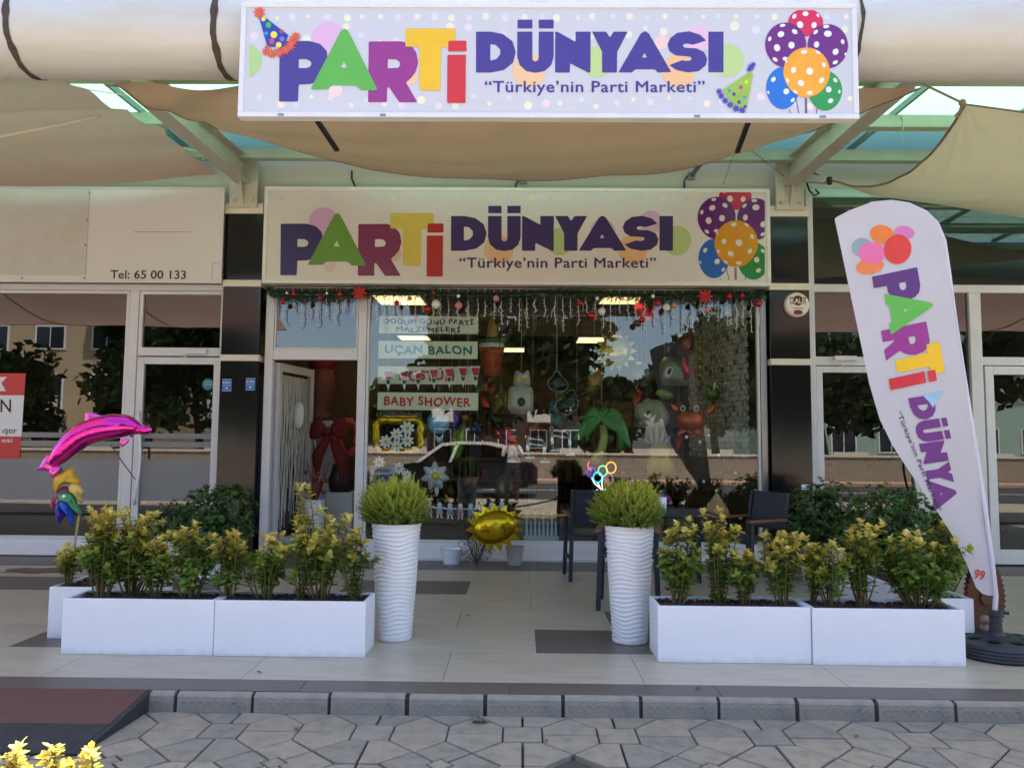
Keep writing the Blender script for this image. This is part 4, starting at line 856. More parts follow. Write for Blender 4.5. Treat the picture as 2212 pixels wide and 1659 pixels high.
EU('tiny yellow tipped shrub alone in the left side planter',150,1258,143,1172,62,.55,4,20,Y=-3.60)
EU('green and yellow shrub further back in the left side planter',195,1245,205,1150,85,.35,6,40,Y=-3.25)
EU('shrub with one tall shoot right beside the right tall pot',1462,1292,1490,1116,120,.5,9,21,dens=1.1)
EU('tall narrow cream tipped shrub left of the right planters',1552,1292,1556,1098,95,.68,6,22,thin=True,dens=1.35)
EU('low green shrub in the middle of the third planter',1608,1297,1616,1188,80,.35,6,23)
EU('bright yellow upright shrub at the end of the third planter',1692,1298,1697,1150,95,.55,7,24,dens=1.2)
EU('yellow tipped thin shrub at the joint of the right planters',1752,1296,1742,1158,60,.6,4,25,Y=-3.9)
EU('slight yellow shrub at the left of the last planter',1795,1300,1800,1168,75,.5,5,26)
EU('pale feathery topped shrub in the middle of the last planter',1862,1300,1862,1124,90,.45,7,27,dens=1.25)
EU('broad green shrub filling the right end of the last planter',1985,1305,1985,1150,170,.3,15,28,dens=1.3,L_=.052)
EU('green shrub behind the last planter in the right side planter',2045,1262,2040,1128,100,.25,8,41,Y=-3.4,dens=1.3)
# sunlit shrub right in the foreground
fg=G(95,1640,.30); 
for i,(px,py,w,sd_) in enumerate(((35,1604,55,31),(118,1614,60,32),(190,1622,60,33))):
    tp=A(px,py,-6.45); b=Vector((tp.x,-6.45,-.10)); euonymus(('sunlit yellow shrub tip at the bottom left corner','sunlit yellow shrub tip second from the corner','sunlit yellow shrub tip third from the bottom left corner')[i],b,tp,w/600,5,.6,1.2,sd_,.04)
# ---- dark rounded bushes in white pots
M_bush=mat('pittosporum_leaf',rough=.35,vcol=True,leafy=.2,spec=.5)
def bush(lab,lobes,seed,per=160,warm=0.0,pot=True,zbase=0):
    r_=random.Random(seed); c0=Vector(lobes[0][:3]); t=thing('dark_bush',lab,'bush',(c0.x,c0.y,zbase),'dark green bushes by the shop fronts')
    lm=MB(); sm=MB()
    for (cx,cy,cz,R_) in lobes:
        c=Vector((cx,cy,cz))
        for k in range(int(per*(R_/.25)**2)):
            z=r_.uniform(-.9,1); a=r_.uniform(0,2*PI); q=(1-z*z)**.5; d=Vector((q*math.cos(a),q*math.sin(a),z)); rr=R_*r_.uniform(.5,1.12)**.6*(1+.15*math.sin(a*4+seed+z*6)); p=c+d*rr; ax=(d+Vector((r_.uniform(-.3,.3),r_.uniform(-.3,.3),.6))).normalized()
            if k%7==0: sm.tube([Vector((c0.x,c0.y,zbase+.2)),c.lerp(p,.3),p],[.009,.006,.003],4,False)
            s_=ax.orthogonal().normalized(); w_=ax.cross(s_)
            for j in range(7):
                an=j*2.4+r_.random(); o_=s_*math.cos(an)+w_*math.sin(an); dd=(o_+ax*(.05+.14*j)).normalized()
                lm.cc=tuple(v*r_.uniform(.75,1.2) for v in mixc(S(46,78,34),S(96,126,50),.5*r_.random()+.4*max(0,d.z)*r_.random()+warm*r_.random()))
                L_=r_.uniform(.035,.058); leaf6(lm,p,dd,ax,L_,L_*.55,.1)
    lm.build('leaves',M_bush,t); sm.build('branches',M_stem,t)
    if pot:
        MB().lathe((c0.x,c0.y,zbase),[(.13,0),(.165,.30),(.175,.34),(.155,.34),(.15,.31)],20).build('pot',M_plant,t,smooth=False)
    return t
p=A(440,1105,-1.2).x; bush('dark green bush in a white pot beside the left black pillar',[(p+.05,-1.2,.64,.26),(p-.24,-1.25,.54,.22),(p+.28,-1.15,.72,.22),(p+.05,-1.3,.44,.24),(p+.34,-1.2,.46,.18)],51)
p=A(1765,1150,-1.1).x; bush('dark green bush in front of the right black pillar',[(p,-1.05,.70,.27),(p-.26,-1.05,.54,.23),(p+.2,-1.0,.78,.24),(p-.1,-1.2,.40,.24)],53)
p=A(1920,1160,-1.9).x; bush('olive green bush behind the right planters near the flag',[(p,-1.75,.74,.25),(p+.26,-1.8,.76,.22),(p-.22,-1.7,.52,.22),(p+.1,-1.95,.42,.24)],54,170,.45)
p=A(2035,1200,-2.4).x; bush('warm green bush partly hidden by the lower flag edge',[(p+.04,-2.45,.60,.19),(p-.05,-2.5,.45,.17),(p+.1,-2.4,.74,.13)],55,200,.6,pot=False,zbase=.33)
# ---- tall ribbed pots with golden conifers
M_pot=mat('ribbed_white',S(226,226,231),.4,var=.02)
add_grime(M_pot,.08,amt=.2)
M_con=mat('conifer_needle',rough=.6,vcol=True,leafy=.3)
def tallpot(x,y,h,lab,lab2,seed):
    t=thing('tall_pot',lab,'pot',(x,y,0),'tall white ribbed pots')
    prof=[(.05,0.0),(.118,.0),(.124,.006)]; N=86
    for k in range(1,N): s=k/N; prof.append((.124+(.176-.124)*s,h*s))
    prof+=[(.180,h-.004),(.180,h),(.166,h),(.162,h-.05),(.02,h-.05)]
    def fn(a,z):
        if z<.02 or z>h-.028: return 1
        w=math.sin(2*PI*(z/.0295)+1.9*math.sin(a*3+z*9)+1.0*math.sin(a*5-z*7)); return 1+.030*(abs(w)**.7*(1 if w>0 else -1)-.6)
    MB().lathe((x,y,0),prof,72,fn).build('body',M_pot,t,smooth=True)
    MB().lathe((x,y,h-.045),[(.03,0),(.16,.0),(.16,.012),(.03,.018)],24).build('soil',M_soil,t)
    r_=random.Random(seed); c=Vector((x,y,h+.03)); cm=MB(); tr=thing('golden_conifer',lab2,'shrub',(x,y,h-.03),'golden conifers in the tall pots')
    for k in range(1900):
        z=r_.uniform(-.55,1); a=r_.uniform(0,2*PI); q=(1-z*z)**.5 if z>0 else 1-.25*z*z; d=Vector((q*math.cos(a),q*math.sin(a)*.95,z*.72+.22)); 
        R_=.228*r_.uniform(.72,1.08)*(1+.12*math.sin(3*a+seed)+.07*math.sin(7*a)); dep=r_.random()<.35
        e=c+Vector((d.x*R_,d.y*R_,min(.2,d.z*.25)*r_.uniform(.75,1.15)*(1+.12*math.sin(5*a+seed))+.02)); 
        if dep: e=c.lerp(e,r_.uniform(.55,.85))
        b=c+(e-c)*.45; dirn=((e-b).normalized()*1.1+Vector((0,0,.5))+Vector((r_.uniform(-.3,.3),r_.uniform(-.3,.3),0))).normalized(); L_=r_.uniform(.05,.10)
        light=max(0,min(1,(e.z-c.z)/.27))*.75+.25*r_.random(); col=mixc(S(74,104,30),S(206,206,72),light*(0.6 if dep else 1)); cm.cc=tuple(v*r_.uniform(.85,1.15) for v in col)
        s_=dirn.orthogonal().normalized()*.0045; p0=e-dirn*L_*.4; p1=e+dirn*L_*.6
        cm.add([p0-s_,p0+s_,p1],[(0,1,2)])
        w_=dirn.cross(s_).normalized(); s_=s_.normalized()
        for j in range(12):
            f=j/12; pp=p0.lerp(p1,f); an=j*2.39+k; o_=s_*math.cos(an)+w_*math.sin(an); dd=(dirn*.7+o_*.9).normalized(); ll=.032*(1-.65*f); ww=dd.cross(dirn).normalized()*.0032
            cm.add([pp-ww,pp+ww,pp+dd*ll],[(0,1,2)])
    for k in range(26):
        a=r_.uniform(0,2*PI); cm.cc=S(70,58,34); cm.tube([c+Vector((0,0,-.04)),c+Vector((.1*math.cos(a),.1*math.sin(a),.05)),c+Vector((.18*math.cos(a),.18*math.sin(a),.13))],[.006,.004,.002],4,False)
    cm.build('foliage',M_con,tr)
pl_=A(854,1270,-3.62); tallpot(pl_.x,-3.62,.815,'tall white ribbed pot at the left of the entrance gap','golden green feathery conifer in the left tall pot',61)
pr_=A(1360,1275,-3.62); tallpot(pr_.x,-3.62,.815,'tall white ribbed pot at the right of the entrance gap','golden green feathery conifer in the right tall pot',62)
# ------------------------------------------------------------------ dolphin balloon, pinwheel, flag
M_mag=mat('magenta_foil',S(214,40,156),.16,.92,var=.05,bump=.35,bscale=16,coat=.3); M_magd=mat('pink_foil_fin',S(226,90,180),.2,.9,bump=.4,bscale=25)
Yd=-3.62
dp=thing('dolphin_balloon','shiny magenta dolphin foil balloon on a thin stick above the left planters','balloon',A(200,960,Yd))
CL=[(112,1003),(128,985),(150,962),(180,939),(212,927),(245,921),(275,920),(297,926)]
RD=[11,18,23,26,27,27,23,13]
q=MB(); nn=20; ring=[]
def cat(pts,n):
    o=[]
    for i in range(len(pts)-1):
        p=[pts[max(0,min(len(pts)-1,i+k))] for k in (-1,0,1,2)]
        for j in range(n):
            t=j/n; o.append(tuple(.5*((2*p[1][c])+(p[2][c]-p[0][c])*t+(2*p[0][c]-5*p[1][c]+4*p[2][c]-p[3][c])*t*t+(3*p[1][c]-p[0][c]-3*p[2][c]+p[3][c])*t**3) for c in range(len(p[1]))))
    o.append(tuple(pts[-1])); return o
SP=cat([(x,y,r_) for (x,y),r_ in zip(CL,RD)],6); sc_=1/300
for i,(x,y,r_) in enumerate(SP):
    a=SP[max(0,i-1)]; b=SP[min(len(SP)-1,i+1)]; dx,dy=b[0]-a[0],b[1]-a[1]; l_=(dx*dx+dy*dy)**.5; nx,ny=-dy/l_,dx/l_
    for k in range(nn):
        an=2*PI*k/nn; o=r_*math.cos(an)*(1+.03*math.sin(i*1.1)*(1 if math.cos(an)<-.6 else 0)); p=A(x+nx*o,y+ny*o,Yd); q.v.append((p.x,Yd+r_*sc_*.95*math.sin(an),p.z))
m_=len(SP); q.f=[(i*nn+k,i*nn+(k+1)%nn,(i+1)*nn+(k+1)%nn,(i+1)*nn+k) for i in range(m_-1) for k in range(nn)]+[tuple(range(nn-1,-1,-1)),tuple((m_-1)*nn+k for k in range(nn))]; q.fc=[None]*len(q.f)
q.build('body',M_mag,dp,smooth=True)
def pfoil(name,pts,th,m,par,Y,c=None,rings=4,sm=True,pw=.5,n=3):
    pts=smoothpts(pts,n); c=c or (sum(p[0] for p in pts)/len(pts),sum(p[1] for p in pts)/len(pts)); b=MB(); b.foil(A(c[0],c[1],Y),[A(x,y,Y) for x,y in pts],th,rings,pw=pw); return b.build(name,m,par,smooth=sm)
pfoil('beak',[(290,912),(306,917),(325,922),(327,932),(318,938),(300,938),(288,936)],.035,M_mag,dp,Yd)
pfoil('dorsal_fin',[(188,918),(184,900),(186,892),(200,893),(225,900),(240,908),(225,916)],.012,M_magd,dp,Yd-.02)
pfoil('flipper',[(258,952),(275,946),(282,948),(272,960),(262,965)],.012,M_magd,dp,Yd-.08)
pfoil('tail_fluke',[(118,992),(100,985),(85,1008),(75,1015),(95,1017),(110,1018),(122,1008)],.016,M_magd,dp,Yd); pfoil('tail_fluke',[(112,1008),(128,1008),(126,1020),(116,1032),(108,1030),(106,1016)],.016,M_magd,dp,Yd-.01)
p=A(284,945,Yd-.085); MB().ell((p.x,p.y-.0,p.z+.01),.012,.008,.009,10,6).build('eye',M_dark,dp)
MB().tube([A(240,960,Yd),A(262,995,Yd),A(292,1035,Yd)],.0045,6).build('stick',mat('stick_brown',S(84,62,54),.6),dp)
# pinwheel
pw_=thing('pinwheel','rainbow pinwheel on a wooden stick in the left side planter','pinwheel',A(150,1260,-3.6))
Yp=-3.60
MB().tube([A(150,1262,-3.6),A(163,1165,-3.6),A(172,1105,-3.6),A(148,1070,-3.58)],.0085,8).build('stick',mat('bamboo',S(172,146,104),.7),pw_)
pc=(140,1068)
def petal(pts,col,nm,off,bend):
    P=smoothpts(pts,3); c=(sum(p[0] for p in P)/len(P),sum(p[1] for p in P)/len(P)); b=MB(); C_=A(c[0],c[1],Yp+off-.05*bend); vs=[C_]
    for t in (.35,.7,1):
        for x,y in P: w=A(c[0]+(x-c[0])*t,c[1]+(y-c[1])*t,Yp+off); vs.append(w+Vector((0,-.05*bend*(1-t*t),0)))
    n_=len(P); fs=[(0,1+(k+1)%n_,1+k) for k in range(n_)]+[(1+j*n_+k,1+j*n_+(k+1)%n_,1+(j+1)*n_+(k+1)%n_,1+(j+1)*n_+k) for j in range(2) for k in range(n_)]
    b.add(vs,fs).build('petal',mat('petal_'+nm,col,.35,trans=.3),pw_,smooth=True,solid=.002)
petal([(128,1025),(124,1012),(130,1008),(138,1020),(136,1040)],S(170,92,140),'lilac',.03,.3)
petal([(113,1042),(118,1028),(138,1018),(152,1008),(160,1014),(162,1026),(172,1036),(172,1046),(150,1044),(130,1048),(122,1066),(116,1058)],S(226,176,40),'yellow',-.02,1)
petal([(150,1042),(170,1046),(180,1058),(181,1066),(176,1072),(180,1085),(172,1084),(160,1068),(148,1060)],S(228,196,104),'pale_yellow',-.035,.8)
petal([(112,1075),(124,1056),(140,1050),(156,1056),(158,1062),(140,1062),(126,1068),(118,1088)],S(160,76,110),'mauve',0,.5)
petal([(108,1090),(112,1078),(118,1085),(118,1095),(110,1100)],S(190,60,130),'pink',.01,.3)
petal([(126,1066),(148,1062),(162,1070),(168,1088),(178,1112),(168,1110),(156,1092),(142,1080),(126,1078)],S(84,160,104),'green',-.03,.9)
petal([(128,1082),(142,1078),(156,1090),(160,1110),(158,1140),(152,1122),(142,1108),(130,1096)],S(30,90,200),'blue',-.02,.8)
petal([(120,1092),(128,1080),(140,1100),(146,1112),(138,1118),(130,1132),(124,1126),(120,1110)],S(58,50,150),'violet',-.01,.8)
MB().ell(A(138,1072,Yp-.075),.012,.012,.012,10,6).build('hub',M_dot,pw_,smooth=True)
# feather flag
Yf=-3.88
ff=thing('feather_flag','tall white feather flag with rainbow Parti Dünyası lettering, leaning left','flag',(3.17,Yf,0))
LE=[(1803,474),(1818,545),(1838,640),(1858,735),(1878,830),(1900,905),(1928,962),(1962,1015),(2000,1070),(2036,1122),(2066,1170),(2090,1222),(2108,1268),(2122,1282),(2135,1286),(2145,1286)]
RE=[(1806,470),(1835,455),(1880,438),(1925,434),(1962,440),(2000,458),(2024,482),(2040,520),(2050,590),(2063,690),(2080,800),(2098,915),(2115,1020),(2130,1120),(2141,1205),(2150,1286)]
def fl(u,v):
    def pick(L_):
        k=v*(len(L_)-1); i=min(int(k),len(L_)-2); f=k-i; return (L_[i][0]+(L_[i+1][0]-L_[i][0])*f,L_[i][1]+(L_[i+1][1]-L_[i][1])*f)
    a,b=pick(LE),pick(RE); x=a[0]+(b[0]-a[0])*u; y=a[1]+(b[1]-a[1])*u; return A(x,y,Yf+wav(x,y))
def wav(x,y): 
    q=(x-1800)*.97-(y-470)*.12; d=-.0
    return .020*math.sin(q/38+.8)*min(1,max(0,(y-430)/60))+.005*math.sin(q/13+y/70)+.004*math.sin(q/20-y/26) if 0 else .019*math.sin(q/38+.8)*min(1,max(0,(y-430)/60))+.012*math.sin((y-500)/120+q/90)+.007*math.sin(q/14+y/55)*(.4+.6*abs(math.sin(y/210)))+.007*math.sin(q/24-y/33)*(.5+.5*math.sin(y/150))+.06*max(0,(y-1000)/280)*max(0,(2080-x)/200)
M_flag=mat('flag_cloth',S(204,200,206),.8,var=.03,scale=3,trans=.15,bump=.05,bscale=9)
MB().grid(fl,26,90).build('cloth',M_flag,ff,smooth=True)
pole=[A(x+1,y,Yf+.02) for x,y in RE[2:]]+[A(2148,1330,Yf+.02),A(2147,1352,Yf+.01)]
MB().tube(pole,[.006+.012*k/(len(pole)-1) for k in range(len(pole))],8).build('pole_sleeve',mat('flag_sleeve',S(212,206,218),.8),ff,smooth=True)
def fprint(polys,fx,lay,m,nm='letter'):
    b=bmesh.new(); tmp=MB(); tmp.flat([[Vector((*fx(*q),0)) for q in pl] for pl in polys])
    vs=[b.verts.new(v) for v in tmp.v]; 
    for f in tmp.f:
        try: b.faces.new([vs[i] for i in f])
        except ValueError: pass
    for x in range(1800,2160,14): bmesh.ops.bisect_plane(b,geom=b.verts[:]+b.edges[:]+b.faces[:],plane_co=(x,0,0),plane_no=(1,0,0))
    for y in range(440,1300,30): bmesh.ops.bisect_plane(b,geom=b.verts[:]+b.edges[:]+b.faces[:],plane_co=(0,y,0),plane_no=(0,1,0))
    b.verts.index_update(); o=MB(); o.add([A(v.co.x,v.co.y,Yf+wav(v.co.x,v.co.y)-.004-.0012*lay) for v in b.verts],[tuple(v.index for v in f.verts) for f in b.faces]); b.free()
    return o.build(nm,m,ff,smooth=True)
fc=lambda x,y:cr(x,y,3150,750,1.0055)
def FP(ax,ay): k=(ax-347)/1407; h=(855-ay)/507; return fc(152+68*k+172*h,300+388*k-38*h)
def FD(ax,ay): k=(ax-5)/1000; h=(612-ay)/342; return fc(290+62*k+96*h,762+262*k-14*h)
for key,polys,l_ in PARTI: fprint([rpoly(pl,9) if i==0 else pl for i,pl in enumerate(polys)],FP,l_,pm(key,0) if key!='pur' else mat('flag_purple',S(92,52,118),.7))
for i,polys in enumerate(DUN):
    if i<7: fprint([rpoly(pl,5) for pl in polys],FD,0,mat('flag_violet',S(112,52,128),.7))
v,f=text('\u201cTürkiye\u2019nin Parti Marketi\u201d',1,.01,1.06); x0=min(p[0] for p in v); x1=max(p[0] for p in v)
o=MB(); o.add([(lambda q:A(q[0],q[1],Yf+wav(*q)-.006))(fc(246+(p[0]-x0)/(x1-x0)*156+p[1]/.727*17,815+(p[0]-x0)/(x1-x0)*378-p[1]/.727*6)) for p in v],f); o.build('tagline',mat('flag_ink',S(66,44,84),.7),ff)
fb=lambda x,y:cr(x,y,2800,650,2.0539)
for i,(x,y,a,b_,rot,col) in enumerate(((1110,490,97,72,.25,S(224,122,48)),(1285,472,78,48,.2,S(206,120,176)),(955,590,80,74,0,S(134,158,170)),(1015,735,108,62,-.2,S(228,126,70)),(1030,632,104,84,.1,S(222,108,160)),(1230,605,106,116,.3,S(212,60,52)))):
    fprint([circ(x,y,a,b_,30,rot)],fb,i*.3,mat('flag_balloon_%d'%i,col,.6,var=.06,scale=9),'printed_balloon')
fprint([[(1420,400),(1590,365),(1505,500),(1470,450)]],lambda x,y:cr(x,y,2800,1300,2.0539),1,mat('flag_hat',S(150,186,216),.6,var=.15,scale=20),'printed_party_hat')
v,f=text('99',1,.02); x0=min(p[0] for p in v); x1=max(p[0] for p in v)
o=MB(); o.add([(lambda q:A(q[0],q[1],Yf+wav(*q)-.006))((2103+(p[0]-x0)/(x1-x0)*22+p[1]/.727*5,1248+(p[0]-x0)/(x1-x0)*5-p[1]/.727*20)) for p in v],f); o.build('lettering',mat('flag_red_ink',S(206,60,60),.7),ff)
# its weight base
bx=A(2146,1400,-3.87).x+.02
fbse=thing('flag_base','round black rubber flag base with moulded holes and a socket','flag base',(bx,-3.87,0))
M_rub=mat('black_rubber',S(40,44,52),.5,var=.1,scale=10)
prof=[(.10,.0),(.255,.0),(.268,.012)]+[(.272-.004*(k%2),.016+.011*k) for k in range(7)]+[(.258,.10),(.20,.118),(.09,.135),(.06,.137)]
MB().lathe((bx,-3.87,0),prof,40).build('disc',M_rub,fbse,smooth=False)
for k in range(8):
    a=2*PI*k/8+.2; c=Vector((bx+.17*math.cos(a),-3.87+.17*math.sin(a),.1225)); o_=MB(); o_.lathe(c,[(.004,.002),(.034,.0025),(.038,.005),(.030,.0055)],14); o_.build('hole_rim',mat('hole_black',S(12,13,15),.6),fbse)
MB().lathe((bx,-3.87,.137),[(.06,0),(.042,.02),(.038,.12),(.044,.125),(.044,.16),(.03,.16)],16).build('socket',M_rub,fbse)
MB().tube([(bx+.044,-3.87,.28),(bx+.085,-3.88,.28)],.012,8).build('clamp_screw',M_rub,fbse)
# toothed wooden wheel leaning behind it
gw=thing('toothed_wheel','rust brown toothed wheel leaning behind the flag base','wheel',(3.35,-3.45,0))
gc=A(2140,1290,-3.45); gc=Vector((gc.x-.03,-3.45,.295)); o_=MB(); NT=44; pts=[]
for k in range(NT*2):
    r_=.285 if k%2 else .258; a=2*PI*k/(NT*2); pts.append((gc.x+r_*math.cos(a)*.5,gc.y,gc.z+r_*math.sin(a)))
o_.prism(pts,(0,.05,0)); o_.build('rim',mat('rust_wood',S(98,58,38),.8,var=.3,scale=20,bump=.4),gw)
o_=MB(); o_.tube([(gc.x,gc.y-.002,gc.z),(gc.x,gc.y-.02,gc.z)],.05,16); o_.build('hub',M_brown,gw)
t=thing('garden_ornament','small pale garden figure at the foot of the flag pole','ornament',A(2160,1350,-3.6)); gx=bx+.09
o_=MB(); o_.lathe((gx,-3.60,.0),[(.05,0),(.055,.05),(.035,.11),(.03,.14)],12); o_.ell((gx,-3.60,.17),.032,.032,.036,12,8); o_.build('body',mat('clay_pink',S(150,120,112),.7,var=.2),t,smooth=True)
# ------------------------------------------------------------------ inside the party shop
def LightM(): return mat('lit_panel',(1,.85,.6),.5,emit=(1,.66,.28),es=.85)
for i,(x0,x1,y0,y1,lab) in enumerate(((-2.0,-1.37,.85,1.62,'lit ceiling panel nearest the window on the left'),(1.08,1.60,.75,1.46,'lit ceiling panel nearest the window on the right'),(1.06,1.62,2.9,3.68,'second lit ceiling panel from the window on the right'),(1.06,1.6,4.9,5.7,'third lit ceiling panel from the window on the right'),(-2.3,-1.75,4.6,5.45,'second lit ceiling panel from the window on the left'),(-.5,.05,6.6,7.3,'far lit ceiling panel at the back of the party shop'),(-2.4,-1.85,6.9,7.6,'lit ceiling panel in the back left corner'))):
    t=thing('ceiling_light',lab,'ceiling light',((x0+x1)/2,(y0+y1)/2,3.36),'lit panels on the party shop ceiling')
    MB().box(x0,x1,y0,y1,3.335,3.352).build('diffuser',LightM(),t); q=MB(); w=.02
    q.box(x0-w,x1+w,y0-w,y0-.001,3.33,3.358); q.box(x0-w,x1+w,y1+.001,y1+w,3.33,3.358); q.box(x0-w,x0-.001,y0,y1,3.33,3.358); q.box(x1+.001,x1+w,y0,y1,3.33,3.358); q.build('frame',M_white,t)
M_shelf=mat('shelf_wood',S(96,80,62),.6,var=.1)
GOODS=[mat('goods_%d'%i,S(*[v*.72 for v in c]),.45) for i,c in enumerate(((150,50,44),(60,90,60),(180,150,70),(60,70,110),(150,140,130),(120,60,90),(90,60,40),(50,50,52),(190,120,60),(110,130,90)))]
def shelf(x0,x1,y,lab,seed,rows=5,ztop=2.5):
    r_=random.Random(seed); t=thing('shelf_unit',lab,'shelf',((x0+x1)/2,y,.03),'shelves in the party shop')
    for x in (x0,x1-.03): MB().box(x,x+.03,y,y+.4,.03,ztop).build('side_panel',M_shelf,t)
    MB().box(x0+.03,x1-.03,y+.38,y+.399,.03,ztop).build('back_panel',M_shelf,t)
    g=[MB() for _ in GOODS]
    for k in range(rows):
        z=.08+(ztop-.12)*k/rows; MB().box(x0+.03,x1-.03,y+.01,y+.379,z,z+.025).build('shelf_board',M_shelf,t)
        x=x0+.05
        while x<x1-.16:
            w=r_.uniform(.06,.16); h=r_.uniform(.12,(ztop-.12)/rows-.05); i=r_.randrange(len(GOODS)); b=g[i]; s_=r_.random()
            if s_<.5: b.box(x,x+w,y+.06,y+.25,z+.026,z+.026+h)
            elif s_<.8: b.lathe((x+w/2,y+.16,z+.026),[(w*.4,0),(w*.45,h*.7),(w*.2,h*.85),(w*.2,h)],10)
            else: b.ell((x+w/2,y+.16,z+.03+h*.45),w*.5,.09,h*.45,10,7)
            x+=w+r_.uniform(.01,.05)
    for i,b in enumerate(g):
        if b.v: o=b.build('packed_goods',GOODS[i],t); o['kind']='stuff'
shelf(-2.9,-.9,7.3,'brown shelf of mixed party goods along the back wall, left',1); shelf(-.8,1.2,7.3,'brown shelf of mixed party goods along the back wall, middle',2); shelf(1.3,3.1,7.3,'brown shelf of mixed party goods along the back wall, right',3)
shelf(-1.0,.6,3.2,'low gondola shelf of goods in the middle of the party shop',4,4,1.5); shelf(1.2,2.7,3.6,'tall gondola shelf of goods at the right of the party shop',5,5,2.1); shelf(-2.5,-1.35,4.6,'shelf of goods seen through the open door',6,5,2.4)
# brown dropped bulkhead across the shop
MB().box(-3.19,3.19,2.0,2.1,2.95,3.355).build('bulkhead',mat('bulkhead_brown',S(74,58,48),.8),bld)
def bal(name,lab,cat='balloon',loc=(0,0,0),group='balloons and decorations hung in the display window'): return thing(name,lab,cat,loc,group)
def fo(col,nm,r_=.18,me=.75,b=.3,al=1): return mat('foil_'+nm,col,r_,me,bump=b,bscale=14,alpha=al)
def string(t,x,y,Y,ztop=3.33): p=A(x,y,Y); MB().tube([(p.x,Y,p.z),(p.x,Y,ztop)],.0015,4).build('string',M_lace,t)
# paper name boards in the window
Yb=.10
M_paper=mat('board_paper',S(216,220,196),.8,var=.03)
def board(x0,y0,x1,y1,lab,lines,col,bow=0):
    a,b=A(x0,y1,Yb),A(x1,y0,Yb); t=thing('window_board',lab,'sign',((a.x+b.x)/2,Yb,a.z),'lettered boards hung in the display window')
    MB().box(a.x,b.x,Yb,Yb+.006,a.z,b.z).build('panel',M_paper,t)
    for (tx,u0,u1,v0,v1) in lines:
        text_fit(tx,lambda u,v:Vector((a.x+(b.x-a.x)*(u0+(u1-u0)*u),Yb-.002,a.z+(b.z-a.z)*(v0+(v1-v0)*v+.05*math.sin(u*19)))),bold=.035,space=1.12).build('lettering',mat('ink_%d'%int(col[0]*1e4+col[1]*1e3),col,.6),t)
    for x in (a.x+.12,b.x-.12): MB().tube([(x,Yb+.003,b.z),(x,Yb+.003,3.2)],.0015,4).build('string',M_lace,t)
board(818,684,1033,720,'pale window board lettered DOĞUM GÜNÜ PARTİ MALZEMELERİ',[('DOĞUM GÜNÜ PARTİ',.05,.95,.54,.82),('MALZEMELERİ',.18,.82,.10,.38)],S(44,44,78))
board(817,738,1032,774,'pale window board lettered UÇAN BALON in teal green',[('UÇAN BALON',.07,.94,.28,.76)],S(20,118,112))
board(816,793,1032,829,'pale window board lettered KOSTÜM behind the bunting',[('KOSTÜM',.22,.76,.22,.78)],S(176,44,64))
board(815,849,1033,885,'pale window board lettered BABY SHOWER in red',[('BABY SHOWER',.07,.92,.26,.76)],S(196,44,44))
# cone bunting across the third board
bt=bal('bunting','white and red pennant bunting strung across the KOSTÜM board','bunting',A(925,800,.05))
MB().tube([A(826,796,.06),A(930,800,.06),A(1031,795,.06)],.003,5).build('cord',M_lace,bt)
for px in (838,873,903,937,970,1000,1027):
    w=13; ly=795+4*math.sin(px/60)
    o_=MB(); o_.prism([A(px-w,ly,.055),A(px+w*.8,ly,.055),A(px+1,ly+46,.055)],(0,.004,0)).build('pennant',mat('pennant_white',S(222,222,220),.7),bt)
    MB().flat([[A(px-9,ly+4,.053),A(px+9,ly+3,.053),A(px+6,ly+20,.053),A(px-4,ly+20,.053)]]).build('red_print',mat('pennant_red',S(176,40,52),.7),bt)
    MB().flat([[A(px-5,ly+22,.0525),A(px+5,ly+22,.0525),A(px+3,ly+31,.0525),A(px-2,ly+31,.0525)]]).build('dark_print',mat('pennant_grey',S(60,70,72),.7),bt)
# tinsel garland, bows, baubles, icicle lights along the window head
gd=thing('tinsel_garland','dark green tinsel garland along the top of the window','garland',(0,-.1,3.2))
g=MB()
for k in range(7500):
    x=rnd.uniform(-3.07,2.92); c=Vector((x,-.10+rnd.gauss(0,.012),3.15+.02*math.sin(x*3.1)+rnd.gauss(0,.028))); a=rnd.uniform(0,2*PI); e=rnd.uniform(-1,1); d=Vector((rnd.uniform(-.7,.7),math.cos(a),math.sin(a)-.15)).normalized()*rnd.uniform(.05,.115); s_=d.cross(Vector((1,0,.3))).normalized()*.005
    g.cc=tuple(v*rnd.uniform(.5,1.3) for v in S(74,104,72)); g.add([c-s_,c+s_,c+d],[(0,1,2)])
g.cc=None; g.build('tinsel_needles',mat('tinsel_green',rough=.35,vcol=True),gd); MB().tube([(x/20,-.10,3.178+.018*math.sin(x/20*3.1)) for x in range(-61,59)],.014,6).build('core_wire',mat('wire_green',S(20,34,24),.8),gd)
for px,py,lab in ((777,633,'red tinsel bow at the middle post of the window garland'),(1523,640,'red tinsel bow near the right end of the window garland')):
    c=A(px,py,-.17); b=MB()
    for k in range(8):
        a=2*PI*k/8; d=Vector((math.cos(a),0,math.sin(a))); s_=Vector((-d.z,0,d.x)); b.foil(c+d*.045,[c+d*.045+d*.045*math.cos(q)+s_*.022*math.sin(q) for q in [2*PI*j/10 for j in range(10)]],.012,3)
    b.ell(c,.018,.018,.018,8,6); tag(b.build('ribbon_bow',mat('bow_red',S(176,36,36),.4,.3),smooth=True),lab,'bow','bows on the garland')
BC=dict(r=('shiny red',mat('bauble_red',S(184,34,34),.15,.5)),w=('pearl white',mat('bauble_white',S(224,222,214),.3)),g=('dark olive',mat('bauble_olive',S(74,66,38),.3,.4)),s=('red and white striped',mat('bauble_striped',S(206,130,120),.3)),t=('tiny silver white',mat('bauble_tiny',S(236,236,232),.25)))
